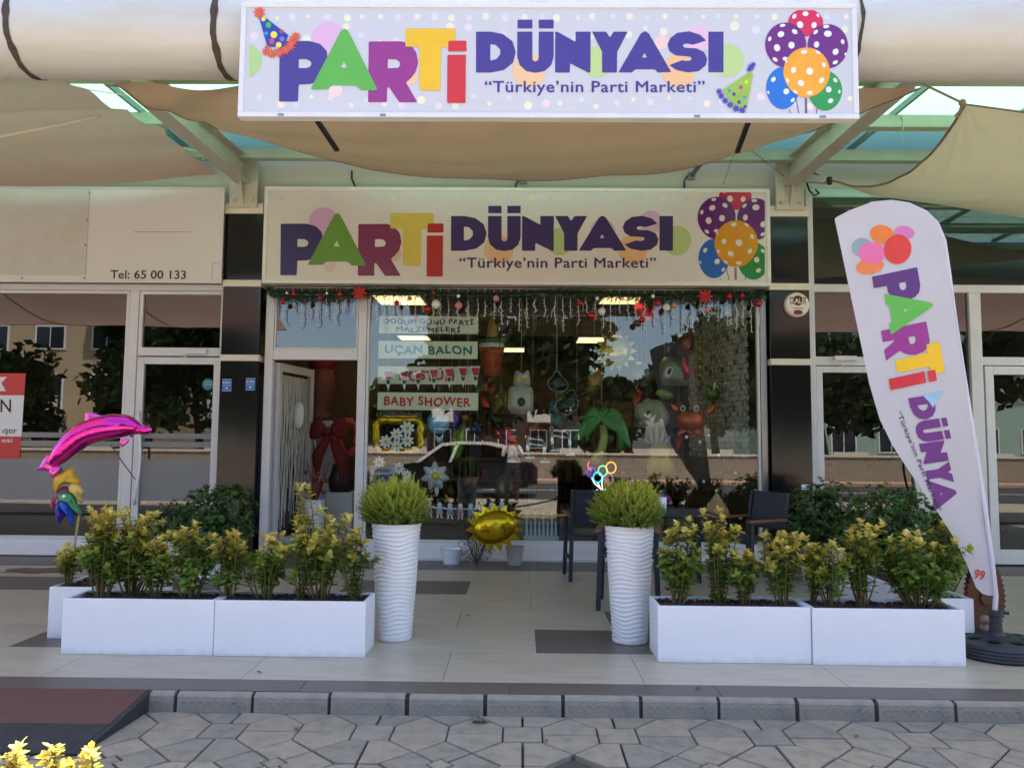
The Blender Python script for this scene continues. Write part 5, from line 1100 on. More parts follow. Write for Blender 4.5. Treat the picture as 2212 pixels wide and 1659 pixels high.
names='first second third fourth fifth sixth seventh eighth ninth tenth eleventh twelfth thirteenth fourteenth fifteenth sixteenth'.split()
cnt={}
for px,py,r_,k in ((635,635,6,'r'),(660,650,5,'g'),(692,644,6,'r'),(735,636,7,'r'),(611,652,6,'r'),(857,655,6,'r'),(937,633,5,'r') ,(885,645,5,'s'),(942,658,10,'w'),(923,668,8,'r'),(991,660,8,'s'),(1072,645,7,'s'),(1254,656,6,'r'),(1278,682,8,'r'),(1300,673,8,'w'),(1387,691,7,'r'),(1375,698,7,'g'),(1420,655,7,'r'),(1440,665,8,'w'),(1456,660,6,'s'),(1498,654,6,'g'),(1527,670,6,'s'),(1575,641,7,'r'),(1603,639,6,'r'),(1638,656,8,'r'),(620,633,3,'t'),(706,634,3,'t'),(832,640,3,'t'),(990,640,4,'t'),(1290,645,4,'t'),(1345,646,4,'t'),(1410,640,4,'t')):
    cnt[k]=cnt.get(k,0)+1; c=A(px,py,-.13 if k!='t' else -.16); t=thing('bauble','%s bauble on the window garland, %s of its kind from the left'%(BC[k][0],names[cnt[k]-1]),'bauble',c,'baubles on the window garland')
    R_=r_/181; MB().ell(c,R_,R_,R_,14,9).build('ball',BC[k][1],t,smooth=True); MB().lathe((c.x,c.y,c.z+R_*.93),[(R_*.25,0),(R_*.25,R_*.25)],8).build('cap',M_steel,t)
    MB().tube([(c.x,c.y,c.z+R_),(c.x,-.115,3.21)],.0015,4).build('thread',M_dark,t)
ic=thing('icicle_lights','white icicle light string hanging below the window garland','lights',(0,-.06,3.2))
M_wire=mat('white_wire',S(206,202,190),.5); MB().tube([(x/10,-.055,3.235) for x in range(-30,29)],.004,5).build('main_wire',M_wire,ic)
x=-2.98; kk=0
while x<2.85:
    Lh=rnd.choice((.28,.36,.42,.50,.33,.46)); b=MB(); N=8; pts=[Vector((x+rnd.uniform(-.008,.008),-.055+rnd.uniform(-.01,.01),3.23-Lh*j/N)) for j in range(N+1)]
    b.tube(pts,.0045,5)
    for j in range(1,N+1):
        sg=rnd.choice((-1,1)); b.tube([pts[j],pts[j]+Vector((sg*.022,-.004,-.010*rnd.uniform(-.6,1)))],.0042,4)
    if rnd.random()<.4:
        q=pts[4]; b.tube([q,q+Vector((.03*rnd.choice((-1,1)),0,-.05)),q+Vector((.035*rnd.choice((-1,1)),0,-.13))],.004,4)
    b.build('light_strand',M_wire,ic); x+=rnd.uniform(.085,.125); kk+=1
# ---- gold frame balloon and daisies
Yw=.22
gf=bal('frame_balloon','gold foil picture frame balloon with white daisies showing through','balloon',A(862,940,Yw))
M_gold=fo(S(196,164,24),'gold',.2,.85)
fr=[(818,910),(862,908),(905,910),(908,940),(904,970),(862,976),(820,972),(814,940)]
fr2=smoothpts([(x,y) for x,y in fr],4); MB().tube([A(x,y,Yw) for x,y in fr2]+[A(*fr2[0],Yw),A(*fr2[1],Yw)],[.052*(1+.12*math.sin(k*1.9)) for k in range(len(fr2)+2)],10).build('tube_frame',M_gold,gf,smooth=True)
M_pet=mat('daisy_white',S(228,230,230),.6); M_cen=mat('daisy_centre',S(206,176,70),.6)
def daisy(px,py,r_,lab,Y=.05):
    t=thing('daisy_sticker',lab,'sticker',A(px,py,Y),'white daisies on the display window'); a0=rnd.random(); 
    for k in range(8):
        a=2*PI*k/8+a0; c=(px+r_*.6*math.cos(a),py+r_*.6*math.sin(a)); MB().prism([A(x,y,Y) for x,y in circ(c[0],c[1],r_*.42,r_*.22,10,a)],(0,.003,0)).build('petal',M_pet,t)
    MB().prism([A(x,y,Y-.004) for x,y in circ(px,py,r_*.26,None,12)],(0,.003,0)).build('centre',M_cen,t)
for px,py,r_,lab in ((880,925,16,'white daisy topmost in the gold frame'),(857,938,14,'white daisy left of the topmost one in the gold frame'),(880,952,14,'white daisy low right in the gold frame'),(833,954,15,'white daisy far left in the gold frame'),(857,963,14,'white daisy bottom middle in the gold frame'),(819,998,13,'single white daisy under the gold frame corner'),(862,1012,13,'upper white daisy above the left conifer'),(879,1025,11,'middle white daisy above the left conifer'),(877,1045,13,'lowest white daisy behind the left conifer')): daisy(px,py,r_,lab)
gl_=bal('silver_tinsel','silver tinsel strip above the gold frame balloon','tinsel',A(870,895,.2)); b=MB()
for k in range(700):
    c=A(rnd.uniform(812,912),895+rnd.gauss(0,6),.2); d=Vector((rnd.uniform(-1,1),rnd.uniform(-1,.2),rnd.uniform(-1,1)))*.03; s_=d.orthogonal().normalized()*.003; b.add([c-s_,c+s_,c+d],[(0,1,2)])
b.build('strands',mat('silver_foil',S(206,210,206),.2,.9),gl_)['kind']='stuff'
# paper poster
pp=bal('party_poster','pale blue party poster standing in the window behind the left conifer','poster',A(827,1040,.16)); a=A(797,1085,.16); b_=A(853,1006,.16); MB().box(a.x,b_.x,.16,.166,a.z,b_.z).build('sheet',mat('poster_sky',S(168,206,212),.7),pp)
for px,py,r_,c in ((826,1040,16,S(58,96,146)),(812,1032,7,S(190,150,70)),(842,1030,7,S(60,80,150)),(806,1046,7,S(170,90,80)),(848,1044,7,S(80,120,80))): MB().prism([A(x,y,.158) for x,y in circ(px,py,r_,None,16)],(0,.001,0)).build('printed_disc',mat('pp_%d'%px,c,.7),pp)
MB().box(a.x+.06,b_.x-.06,.1572,.1595,b_.z-.08,b_.z-.04).build('printed_title',mat('pp_title',S(196,120,120),.7),pp)
# ---- foil balloons
Yv=.55
def star(c,n,r0,r1,ph=0,sx=1,sy=1): return [(c[0]+(r0 if k%2 else r1)*sx*math.cos(PI*k/n+ph),c[1]+(r0 if k%2 else r1)*sy*math.sin(PI*k/n+ph)) for k in range(2*n)]
def pf(name,pts,th,m,par,Y,c=None,n=3,rings=5): return pfoil(name,pts,th,m,par,Y,c,rings,True,.5,n)
t=bal('round_balloon','round sky blue balloon with tassel below the BABY SHOWER board','balloon',A(947,912,.3)); pf('disc',circ(947,912,24,25,14),.07,fo(S(122,184,214),'sky',.3,.1,.1),t,.3); pf('tassel',[(940,938),(948,945),(958,938),(955,948),(948,958),(941,948)],.02,fo(S(180,205,216),'pale',.3,.3),t,.3); string(t,947,887,.3)
t=bal('round_balloon','violet balloon half hidden behind the sky blue one','balloon',A(976,905,.6)); pf('disc',circ(976,905,22,27,14),.09,fo(S(62,34,136),'violet',.2,.5),t,.6); string(t,976,878,.6)
t=bal('daisy_balloon','white daisy balloon with yellow centre low in the window','balloon',A(940,1028,.3))
pf('petals',[(940+26*(1+.20*math.cos(7*a))*math.cos(a+.2),1028+26*(1+.20*math.cos(7*a))*math.sin(a+.2)) for a in [2*PI*k/42 for k in range(42)]],.08,fo(S(196,206,210),'daisy',.3,.1,.15),t,.3,n=1); pf('centre',circ(941,1028,9,9.5,12),.03,fo(S(206,190,40),'dyel',.3,.1),t,.22); pf('tail',[(938,1052),(946,1052),(948,1064),(943,1072),(939,1062)],.01,MATS['foil_daisy'],t,.3)
t=bal('guitar_balloon','red electric guitar foil balloon hanging at a slant','balloon',A(1080,910,.5)); M_red=fo(S(184,28,48),'red',.2,.6)
pf('body',[(1066,928),(1078,922),(1086,930),(1096,920),(1106,930),(1108,945),(1120,955),(1114,966),(1100,960),(1088,962),(1076,950)],.06,M_red,t,.5); pf('headstock',[(1038,855),(1048,862),(1058,880),(1052,888),(1042,876)],.03,M_red,t,.5)
MB().tube([A(1050,880,.44),A(1072,915,.44),A(1094,950,.43)],.022,8).build('neck',fo(S(30,36,44),'neck',.3,.4),t,smooth=True)
M_sil=fo(S(210,214,216),'silver',.1,.95,.25)
for i,(ox,oy,sc2,lab) in enumerate(((1158,962,1,'lower left silver music note balloon'),(1212,945,1.05,'upper right silver music note balloon'))):
    t=bal('music_note_balloon',lab,'balloon',A(ox,oy,.45)); Q=lambda x,y:A(ox+x*sc2,oy+y*sc2,.45)
    for pth in ([Q(-20,-22),Q(-18,10),Q(-18,25)],[Q(17,-14),Q(18,12),Q(17,30)]): MB().tube(pth,.028,10).build('stem',M_sil,t,smooth=True)
    for dy in (-12,0): MB().tube([Q(-18,dy-4),Q(0,dy-1),Q(17,dy+1)],.020,10).build('beam',M_sil,t,smooth=True)
    for x,y in ((-13,27),(20,36)): c=Q(x,y); MB().ell(c,.072,.04,.035,14,8).build('note_head',M_sil,t,smooth=True)
# stacked camera-like balloon, glasses, popcorn cup
t=bal('camera_balloon','off white foil balloon of two stacked boxes with a dark round lens','balloon',A(1125,860,.5)); M_ow=fo(S(178,178,160),'offwhite',.35,.15,.2)
pf('lower_box',[(1098,850),(1104,836),(1125,832),(1146,836),(1152,850),(1152,880),(1146,892),(1125,894),(1104,892),(1097,880)],.10,M_ow,t,.5); pf('upper_box',[(1112,806),(1118,800),(1128,806),(1140,800),(1145,812),(1145,834),(1128,836),(1110,834)],.07,M_ow,t,.52); pf('lens',circ(1126,868,9,9.5,12),.02,fo(S(46,48,46),'lens',.4,.2),t,.40); pf('mouth',[(1114,818),(1128,815),(1140,818),(1138,824),(1126,823),(1116,825)],.01,fo(S(190,170,50),'mouth',.4,.1),t,.455); string(t,1126,800,.5)
t=bal('glasses_balloon','black heart shaped sunglasses foil balloon with silver beaded rims','balloon',A(1215,850,.6))
for c,pts in (((1205,825),[(1203,802),(1215,815),(1226,830),(1222,842),(1206,846),(1190,840),(1184,826),(1193,814)]),((1228,872),[(1236,842),(1246,862),(1246,880),(1236,892),(1222,896),(1204,886),(1202,870),(1214,860)])):
    pf('lens',pts,.06,fo(S(34,44,42),'smoke',.2,.6),t,.6); P=smoothpts(pts,4); b=MB(); [b.ell(A(x,y,.57),.014,.014,.014,6,5) for x,y in P]; b.build('beaded_rim',fo(S(130,140,136),'bead',.3,.8),t)
string(t,1203,802,.6)
t=bal('popcorn_cup','orange flame printed cup with green rim and yellow cone, hung in the window','cup',A(1062,775,.5)); c=A(1062,790,.5)
MB().lathe((c.x,.5,c.z-.14),[(.10,0),(.15,.30),(.16,.36)],20).build('cup',fo(S(160,66,34),'orange',.5,0),t,smooth=True); MB().lathe((c.x,.5,c.z+.221),[(.165,0),(.165,.05),(.15,.06)],20).build('white_band',mat('cup_white',S(190,186,180),.6),t); MB().lathe((c.x,.5,c.z+.282),[(.17,0),(.17,.04),(.08,.07)],20).build('green_rim',mat('cup_green',S(34,84,36),.6),t); MB().lathe((c.x,.5,c.z+.353),[(.075,0),(.06,.12),(.03,.24),(.01,.30)],14).build('cone',mat('cup_cone',S(150,110,40),.6),t,smooth=True)
# sun balloons
M_sun=fo(S(200,182,92),'sun',.25,.45,.3)
t=bal('sun_balloon','pale gold smiling sun foil balloon in the upper right of the window','balloon',A(1330,752,.4)); pf('rays',star((1330,758),14,32,46),.03,M_sun,t,.42,n=1); pf('face',circ(1330,758,33,33,16),.12,M_sun,t,.38); MB().tube([A(1330+20*math.cos(a),760+14*math.sin(a),.255) for a in [PI*(.1+.8*k/10) for k in range(11)]],.004,5).build('smile',M_dark,t); string(t,1330,715,.4)
t=bal('sun_balloon','gold sleeping sun foil balloon hanging low over the entrance gap','balloon',A(1070,1140,-.55),'low balloons'); t['group']='balloons and decorations hung in the display window'
pf('rays',star((1068,1139),15,46,65,.1,1,.82),.02,M_gold,t,-.55,n=1); pf('body',[(1068+49*math.cos(a)*math.cos(-.25)-36*math.sin(a)*math.sin(-.25),1138+49*math.cos(a)*math.sin(-.25)+36*math.sin(a)*math.cos(-.25)) for a in [2*PI*k/24 for k in range(24)]],.14,M_gold,t,-.55); M_blk=mat('printed_black',S(60,40,20),.5)
MB().tube([A(1062,1142,-.69),A(1075,1138,-.69),A(1088,1140,-.69),A(1094,1148,-.68),A(1088,1156,-.68)],.004,5).build('printed_curl',M_blk,t); MB().tube([A(1040,1144,-.68),A(1048,1148,-.685),A(1058,1146,-.69)],.004,5).build('printed_eye',M_blk,t)
# twisted gold rope from the balloon to the chair
r0=A(1112,1112,-.5); r1=A(1290,1106,-1.4); b=MB()
for ph in (0,PI): b.tube([r0.lerp(r1,k/80)+Vector((0,.008*math.cos(k*.9+ph),.008*math.sin(k*.9+ph)-.02*math.sin(PI*k/80))) for k in range(81)],.006,5)
tag(b.build('twisted_rope',mat('gold_rope',S(190,160,84),.6),smooth=True),'twisted gold cord strung from the sleeping sun balloon to the chair','rope')
# palm tree balloon
t=bal('palm_balloon','green palm tree foil balloon in the middle of the window','balloon',A(1300,950,.35)); M_pg=fo(S(62,122,54),'palm',.3,.25,.4); M_pt=fo(S(150,156,74),'ptrunk',.3,.25,.3)
for pts in ([(1300,905),(1318,892),(1338,894),(1352,915),(1360,945),(1362,968),(1350,960),(1345,968),(1338,972),(1336,950),(1325,930),(1308,922)],[(1298,905),(1280,892),(1262,905),(1248,930),(1238,950),(1250,952),(1262,945),(1268,955),(1276,938),(1290,922)],[(1300,910),(1290,885),(1275,880),(1268,892),(1252,905),(1280,905)],[(1302,910),(1312,886),(1332,884),(1345,900),(1325,900)],[(1300,912),(1286,892),(1296,882),(1310,880),(1318,890),(1308,905)]):
    pf('frond',pts,.035,M_pg,t,.35+rnd.uniform(-.03,.03))
MB().tube([A(1303,918,.35),A(1305,945,.35),A(1300,970,.35),A(1288,990,.35),A(1280,998,.35)],[.045,.055,.06,.065,.05],10).build('trunk',M_pt,t,smooth=True); string(t,1300,882,.35)
# round, ghost, red, pumpkin, crab, jelly balloons
t=bal('round_balloon','clear balloon with shiny print right of the pale sun','balloon',A(1386,800,.7)); pf('disc',circ(1386,808,26,28,16),.12,fo(S(110,120,110),'clear',.15,.6,.3,.6),t,.7); string(t,1386,780,.7)
t=bal('box_balloon','grey green boxy foil balloon with one black and white eye','balloon',A(1452,810,.7)); pf('body',[(1428,780),(1445,768),(1470,782),(1484,800),(1486,830),(1466,834),(1444,834),(1428,826),(1424,800)],.10,fo(S(112,124,106),'greygreen',.3,.4),t,.7); pf('eye',circ(1445,804,8,13,12,.4),.03,fo(S(214,214,210),'eye',.3,.2),t,.585); pf('pupil',circ(1446,802,4,8,12,.4),.012,M_dark,t,.55); string(t,1445,768,.7)
t=bal('red_balloon','dark red balloon with a red twisted tail hung at the upper right','balloon',A(1480,740,.6)); pf('drop',[(1474,715),(1490,714),(1500,735),(1496,755),(1486,768),(1474,758),(1464,738)],.08,fo(S(110,34,40),'darkred',.25,.4),t,.6); MB().tube([A(1485,766,.6),A(1477,785,.58),A(1487,805,.6),A(1480,822,.6)],[.02,.04,.035,.015],8).build('tail',MATS['foil_red'],t,smooth=True)
t=bal('gold_spiral','gold foil spiral hanging right of the red balloon','spiral',A(1512,770,.6)); MB().tube([A(1513+4*math.sin(k*1.1),728+k*3.2,.6+.03*math.cos(k*1.1)) for k in range(30)],.014,6).build('coil',M_gold,t,smooth=True)
t=bal('red_balloon','broad red foil heart balloon high behind the icicle lights','balloon',A(1400,660,1.3)); pf('heart',[(1400,665),(1412,650),(1430,652),(1434,668),(1420,690),(1400,712),(1382,692),(1370,672),(1374,655),(1388,652)],.12,MATS['foil_red'],t,1.3)
t=bal('pumpkin_balloon','pale grey pumpkin shaped balloon at mid height','balloon',A(1408,895,.6)); M_pu=fo(S(142,142,118),'pumpkin',.4,.1,.15)
for dx,dy,w,h in ((-20,-4,18,22),(-8,-8,20,26),(8,-4,22,28),(18,6,20,24),(-4,12,24,20)): pf('lobe',circ(1408+dx,895+dy,w,h,12),.08,M_pu,t,.6+.01*dx/20)
pf('mark',circ(1402,892,5,5,10),.012,M_blk,t,.50)
t=bal('crab_balloon','orange crab foil balloon with raised claws and goggle eyes','balloon',A(1495,908,.5)); M_cb=fo(S(192,84,44),'crab',.2,.45,.3)
pf('shell',[(1464,898),(1480,888),(1500,886),(1520,892),(1526,906),(1518,924),(1498,930),(1474,926),(1464,912)],.11,M_cb,t,.5)
for pts in ([(1462,892),(1452,884),(1450,872),(1460,876),(1468,884)],[(1526,892),(1530,880),(1542,874),(1546,884),(1536,894)],[(1472,926),(1462,938),(1470,942),(1484,930)],[(1500,928),(1506,944),(1516,940),(1514,926)],[(1486,928),(1490,942),(1498,938)]): pf('limb',pts,.025,M_cb,t,.5)
for x in (1475,1504): pf('eye',circ(x,882,6,7,12),.02,fo(S(210,210,206),'eye'),t,.46); pf('pupil',circ(x,882,3,3.5,10),.008,M_dark,t,.435)
t=bal('pineapple_balloon','translucent yellow pineapple balloon with silvery leaf crown','balloon',A(1425,1000,.5)); pf('fruit',[(1404,965),(1425,958),(1446,965),(1452,990),(1458,1018),(1440,1032),(1425,1036),(1406,1030),(1396,1012),(1400,988)],.10,fo(S(178,160,60),'pine',.25,.2,.3,.8),t,.5)
for dx,h in ((-18,18),(-9,30),(0,38),(9,28),(18,16)): pf('leaf',[(1418+dx-4,958),(1418+dx*1.4-3,958-h*.6),(1418+dx*1.7,955-h),(1418+dx*1.4+4,958-h*.6),(1418+dx+4,958)],.012,fo(S(120,132,126),'crown',.3,.4),t,.5)
# smaller balloons hanging further back
for px,py,w,h,Y,c,lab in ((990,955,15,38,.9,S(120,170,50),'lime green drooping balloon behind the sky blue one'),(1202,880,17,18,.9,S(40,130,130),'small teal balloon right of the camera balloon'),(1202,909,15,13,.95,S(110,130,50),'small olive balloon under the teal one'),(1082,868,17,20,1.0,S(120,110,50),'small khaki balloon left of the camera balloon'),(1058,842,15,17,1.1,S(130,50,36),'small rust red balloon under the popcorn cup'),(1005,903,8,7,.8,S(200,160,40),'tiny gold balloon right of the violet one'),(1150,925,17,13,1.0,S(150,80,44),'small copper balloon above the music notes'),(1246,930,20,18,1.0,S(30,84,84),'dark teal balloon left of the palm balloon'),(1376,868,10,27,1.0,S(150,34,34),'narrow red balloon left of the pumpkin balloon'),(1436,852,20,10,.9,S(130,160,50),'flat lime balloon above the pumpkin balloon'),(1466,958,9,24,1.0,S(170,40,36),'narrow red balloon under the crab balloon'),(1284,822,15,28,1.2,S(150,120,50),'tall dull gold balloon above the palm balloon'),(1030,925,12,14,.9,S(36,44,110),'small navy balloon left of the red guitar'),(1398,1062,18,9,.8,S(170,176,180),'flat silver balloon below the pineapple'),(1015,1040,15,14,.9,S(120,80,60),'small brown balloon right of the daisy balloon'),(1540,850,16,16,.9,S(90,120,60),'small moss green balloon right of the crab balloon top')):
    t=bal('small_balloon',lab,'balloon',A(px,py,Y)); pf('foil',circ(px,py,w,h,14,.2),.07,fo(c,'sb%d'%px,.2,.35,.35),t,Y); string(t,px,py-h*.95,Y)
# neon balloon bunch (lit)
def neon(nm,c,es=.45): return mat('neon_'+nm,c,.4,emit=c,es=es)
t=bal('neon_sign','lit neon sign of a bunch of coloured balloons','neon sign',A(1300,1035,.3))
def nl(nm,pts,m): MB().tube([A(x,y,.3) for x,y in pts],.008,6).build(nm,m,t,smooth=True)
for x,y,a,b_,m,fr_ in ((1320,1010,10.5,12,neon('amber',(1,.45,.04)),1),(1302,1017,9.5,11,neon('mint',(.15,.9,.4)),1),(1291,1031,9.5,11,neon('cyan',(.03,.8,.85)),1),(1277,1020,9,10,neon('indigo',(.08,.06,.8)),1),(1315,1034,9,10,neon('plum',(.3,.04,.3)),1),(1279,1005,9,10,neon('coral',(.8,.1,.06)),.4)):
    nl('balloon_tube',[(x+a*math.cos(q),y+b_*math.sin(q)) for q in [PI*.5+2*PI*fr_*k/24 for k in range(25)]],m)
Wn=neon('white',(1,.95,.85),.4)
for pts in ([(1278,1032),(1284,1044),(1298,1056),(1302,1070)],[(1291,1043),(1298,1056),(1303,1072)],[(1302,1029),(1300,1045),(1305,1072)],[(1316,1046),(1308,1056),(1306,1072)],[(1284,1062),(1290,1058),(1296,1062),(1294,1074),(1300,1078)],[(1318,1066),(1312,1072),(1302,1080)]): nl('string_tube',pts,Wn)
# dark green cone and Christmas tree, table top things
t=bal('green_cone','dark green glossy egg shaped ornament behind the right conifer','ornament',A(1345,1045,.7)); pf('body',[(1330,1060),(1328,1040),(1336,1022),(1348,1015),(1362,1022),(1372,1045),(1372,1070),(1350,1080),(1332,1075)],.12,fo(S(24,74,36),'bottle',.2,.3),t,.7)
tr=A(1570,1110,.62); t=thing('christmas_tree','dark green Christmas tree with small white baubles in the right of the window','tree',(tr.x,.62,.03)); b=MB()
for k in range(5200):
    z=rnd.random()**1.3; hh=.2+1.15*z; rad=.50*(1-z)**.7+.03; a=rnd.uniform(0,2*PI); q=rnd.uniform(.35,1)**.5*rad*(1+.12*math.sin(hh*22)); c=Vector((tr.x+q*math.cos(a),.62+q*math.sin(a)*.7,hh)); d=Vector((math.cos(a),math.sin(a)*.8,rnd.uniform(-.5,.3))).normalized()*rnd.uniform(.04,.09); s_=d.cross(Vector((0,0,1))).normalized()*.004
    b.cc=tuple(v*rnd.uniform(.6,1.3) for v in S(20,40,24)); b.add([c-s_,c+s_,c+d],[(0,1,2)])
b.cc=None; b.build('needles',mat('tinsel_green'),t); MB().tube([(tr.x,.62,.03),(tr.x,.62,1.35)],[.03,.008],8).build('trunk',M_brown,t)
for px,py in ((1483,944),(1530,941),(1512,955),(1552,983),(1520,1040),(1548,1060),(1588,1022),(1633,1060),(1620,1098),(1552,1104),(1600,1118),(1617,1142),(1568,1130),(1650,1070)):
    c=A(px,py,.24); MB().ell(c,.022,.022,.022,10,7).build('bauble',BC['t'][1],t,smooth=True)
# fringe wall of small printed tags at the right end
t=thing('tag_wall','floor to ceiling wall of small silvery printed tags at the right end','wall panel',(2.75,1,1.7)); bb=[MB() for _ in range(4)]; cols=[S(160,166,156),S(134,140,130),S(180,182,172),S(140,76,70)]
for r_ in range(30):
    z=1.25+r_*.066
    for c_ in range(24):
        u=(c_+.5*(r_%2))/24; x=2.45+.36*u; y=2.0-1.75*u+.1*math.sin(u*7); k=rnd.choices((0,1,2,3),(6,3,6,.5))[0]; w=rnd.uniform(.028,.036); tl=rnd.uniform(-.02,.02)
        bb[k].obox((x,y,z+rnd.uniform(-.006,.006)),(.008*rnd.uniform(.8,1),-w,tl*.2),(.006*rnd.random(),.004,0),(0,0,.030))
for k,b in enumerate(bb): b.build('tags',mat('tag_%d'%k,cols[k],.6),t)['kind']='stuff'
# paper dolls
t=bal('paper_dolls','paper doll garland of children holding hands, low in the window','garland',A(1000,1100,.12))
cols=[S(150,70,90),S(120,160,140),S(90,120,190),S(200,90,90),S(90,120,200),S(220,214,190),S(150,190,210),S(170,80,110)]
for k in range(8):
    x=927+k*22.5; y=1092+5*math.sin(PI*k/7); c=cols[k]
    MB().prism([A(*q,.12) for q in circ(x,y-4,5,6,12)],(0,.003,0)).build('head',M_pet,t); MB().prism([A(x-5,y+3,.12),A(x+5,y+3,.12),A(x+8,y+16,.12),A(x-8,y+16,.12)],(0,.003,0)).build('dress',mat('doll_%d'%k,mixc(c,(.7,.7,.7),.3),.7),t)
    for sx in (-3,3): MB().prism([A(x+sx-1.5,y+16,.12),A(x+sx+1.5,y+16,.12),A(x+sx*1.6+2,y+25,.12),A(x+sx*1.6-2,y+25,.12)],(0,.003,0)).build('leg',M_pet,t)
    MB().prism([A(x-12,y+1,.121),A(x+12,y+1,.121),A(x+12,y+4,.121),A(x-12,y+4,.121)],(0,.002,0)).build('arms',M_pet,t)
# pale comb of flower picks
t=bal('flower_picks','pale blue grey card of flower picks at the window foot','picks',A(1170,1135,.14)); Mp=mat('pick_blue',S(164,186,192),.6)
MB().prism([A(1130,1172,.14),A(1206,1174,.14),A(1208,1158,.14),A(1132,1156,.14)],(0,.004,0)).build('base',Mp,t)
for k in range(8):
    x=1138+k*9; big=k%2==0; y=1112 if big else 1125; MB().prism([A(x-3,1157,.14),A(x+3,1157,.14),A(x+1,y,.14),A(x-1,y,.14)],(0,.004,0)).build('spike',Mp,t)
    if big: MB().prism([A(x+q[0],1112+q[1],.138) for q in [(6*(1 if j%2 else .4)*math.cos(PI*j/6),6*(1 if j%2 else .4)*math.sin(PI*j/6)) for j in range(12)]],(0,.003,0)).build('flower',Mp,t)
# ------------------------------------------------------------------ window shelf inside, pots outside
t=thing('display_ledge','low dark display ledge running behind the window','ledge',(.5,1,.03)); MB().box(-1.85,2.8,.72,1.25,.03,.36).build('body',mat('ledge_brown',S(70,58,48),.7),t); MB().box(-1.85,2.8,.70,1.27,.36,.39).build('top',M_shelf,t)
def smallpot(px,py,Y,r_,h,m,lab): c=A(px,py,Y); tag(MB().lathe((c.x,Y,0.001 if Y<0 else .03),[(r_*.7,0),(r_,h),(r_*1.05,h),(r_*.9,h),(r_*.85,h-.03)],18).build('flower_pot',m,smooth=False),lab,'pot')
smallpot(1112,1190,-.28,.105,.21,mat('pot_grey',S(176,170,164),.7),'grey tapered flower pot on the floor under the flower picks'); smallpot(976,1190,-.25,.13,.17,M_plant,'white flower pot on the floor left of the dark wispy plant')
c=A(1030,1190,-.45); t=thing('wispy_plant','dark wispy rosemary like plant in front of the window sill','plant',(c.x,-.45,0)); b=MB()
for k in range(900):
    a=rnd.uniform(0,2*PI); h=rnd.uniform(.05,.62); q=.30*rnd.random()**.6*(.5+h); p=Vector((c.x+q*math.cos(a),-.45+q*.5*math.sin(a),h)); d=Vector((rnd.uniform(-1,1),rnd.uniform(-1,1),rnd.uniform(.2,1.4))).normalized()*.055; s_=d.orthogonal().normalized()*.004; b.cc=tuple(v*rnd.uniform(.6,1.4) for v in S(50,62,48)); b.add([p-s_,p+s_,p+d],[(0,1,2)])
b.cc=None; b.build('foliage',mat('wispy_leaf',rough=.6,vcol=True),t); b=MB(); [b.tube([(c.x,-.45,0),(c.x+.2*math.cos(k),-.45+.1*math.sin(k),.5)],[.006,.002],4,False) for k in range(14)]; b.build('stems',M_stem,t)
# ------------------------------------------------------------------ things seen through the door
Mr=mat('red_velvet',S(96,10,16),.8)
t=thing('velvet_bow','huge dark red velvet bow hanging in the doorway','bow',A(712,945,1.0))
for pts in ([(706,925),(690,905),(672,915),(668,945),(685,948),(704,938)],[(712,925),(728,902),(748,908),(756,935),(740,948),(714,938)],[(704,935),(690,955),(674,985),(686,1028),(698,990),(712,950)],[(714,938),(735,960),(752,985),(742,1050),(728,1010),(712,955)]): pf('loop' if len(pts)>5 and pts[0][1]<930 else 'tail',pts,.05,Mr,t,1.0)
MB().ell(A(709,932,.97),.06,.06,.06,10,8).build('knot',Mr,t,smooth=True)
t=thing('pedestal','white pedestal behind the red velvet bow','pedestal',(A(700,1000,1.5).x,1.5,.03)); a=A(668,1110,1.5); b_=A(726,910,1.5); MB().box(a.x,b_.x,1.3,1.7,.03,b_.z).build('column',mat('pedestal_white',S(196,194,192),.6),t,bevel=.01)
c=A(690,800,1.5); t=thing('toy_head','red and pink toy figure head on top of the pedestal','toy',(c.x,1.5,b_.z)); o_=MB(); o_.lathe((c.x,1.5,b_.z+.002),[(.16,0),(.18,.08),(.13,.16),(.20,.28),(.22,.5),(.19,.72)],20); o_.build('body',mat('toy_pink',S(104,58,54),.6),t,smooth=True); MB().ell((c.x+.03,1.5,b_.z+.85),.2,.2,.2,16,10).build('hair',mat('toy_red',S(120,20,18),.7,bump=.6),t,smooth=True)
c=A(680,1095,.6); t=thing('white_vase','white cylindrical vase with dark red twigs and a bow by the door','vase',(c.x,.6,.03)); MB().lathe((c.x,.6,.03),[(.11,0),(.13,.62),(.12,.62),(.11,.55)],22).build('vase',M_plant,t,smooth=False)
b=MB(); [b.tube([(c.x,.6,.55),(c.x+rnd.uniform(-.16,.18),.6+rnd.uniform(-.1,.1),.85+rnd.uniform(0,.35))],[.006,.003],4,False) for k in range(16)]; b.build('twigs',mat('twig_red',S(96,26,28),.7),t)
b=MB(); [b.ell((c.x+rnd.uniform(-.14,.16),.52+rnd.uniform(-.05,.1),.72+rnd.uniform(0,.28)),.03,.03,.03,8,6) for k in range(18)]; b.build('berries',mat('berry',S(130,40,36),.4),t)['kind']='stuff'
t=thing('pink_wreath','coral flower wreath hanging behind the red bow','wreath',A(752,945,1.3)); b=MB(); [b.ell(A(752+17*math.cos(a),945+36*math.sin(a),1.3)+Vector((rnd.uniform(-.02,.02),0,rnd.uniform(-.02,.02))),.05,.04,.05,8,6) for a in [2*PI*k/22 for k in range(22)]]; b.build('flowers',mat('coral_flower',S(186,74,62),.7),t,smooth=True)
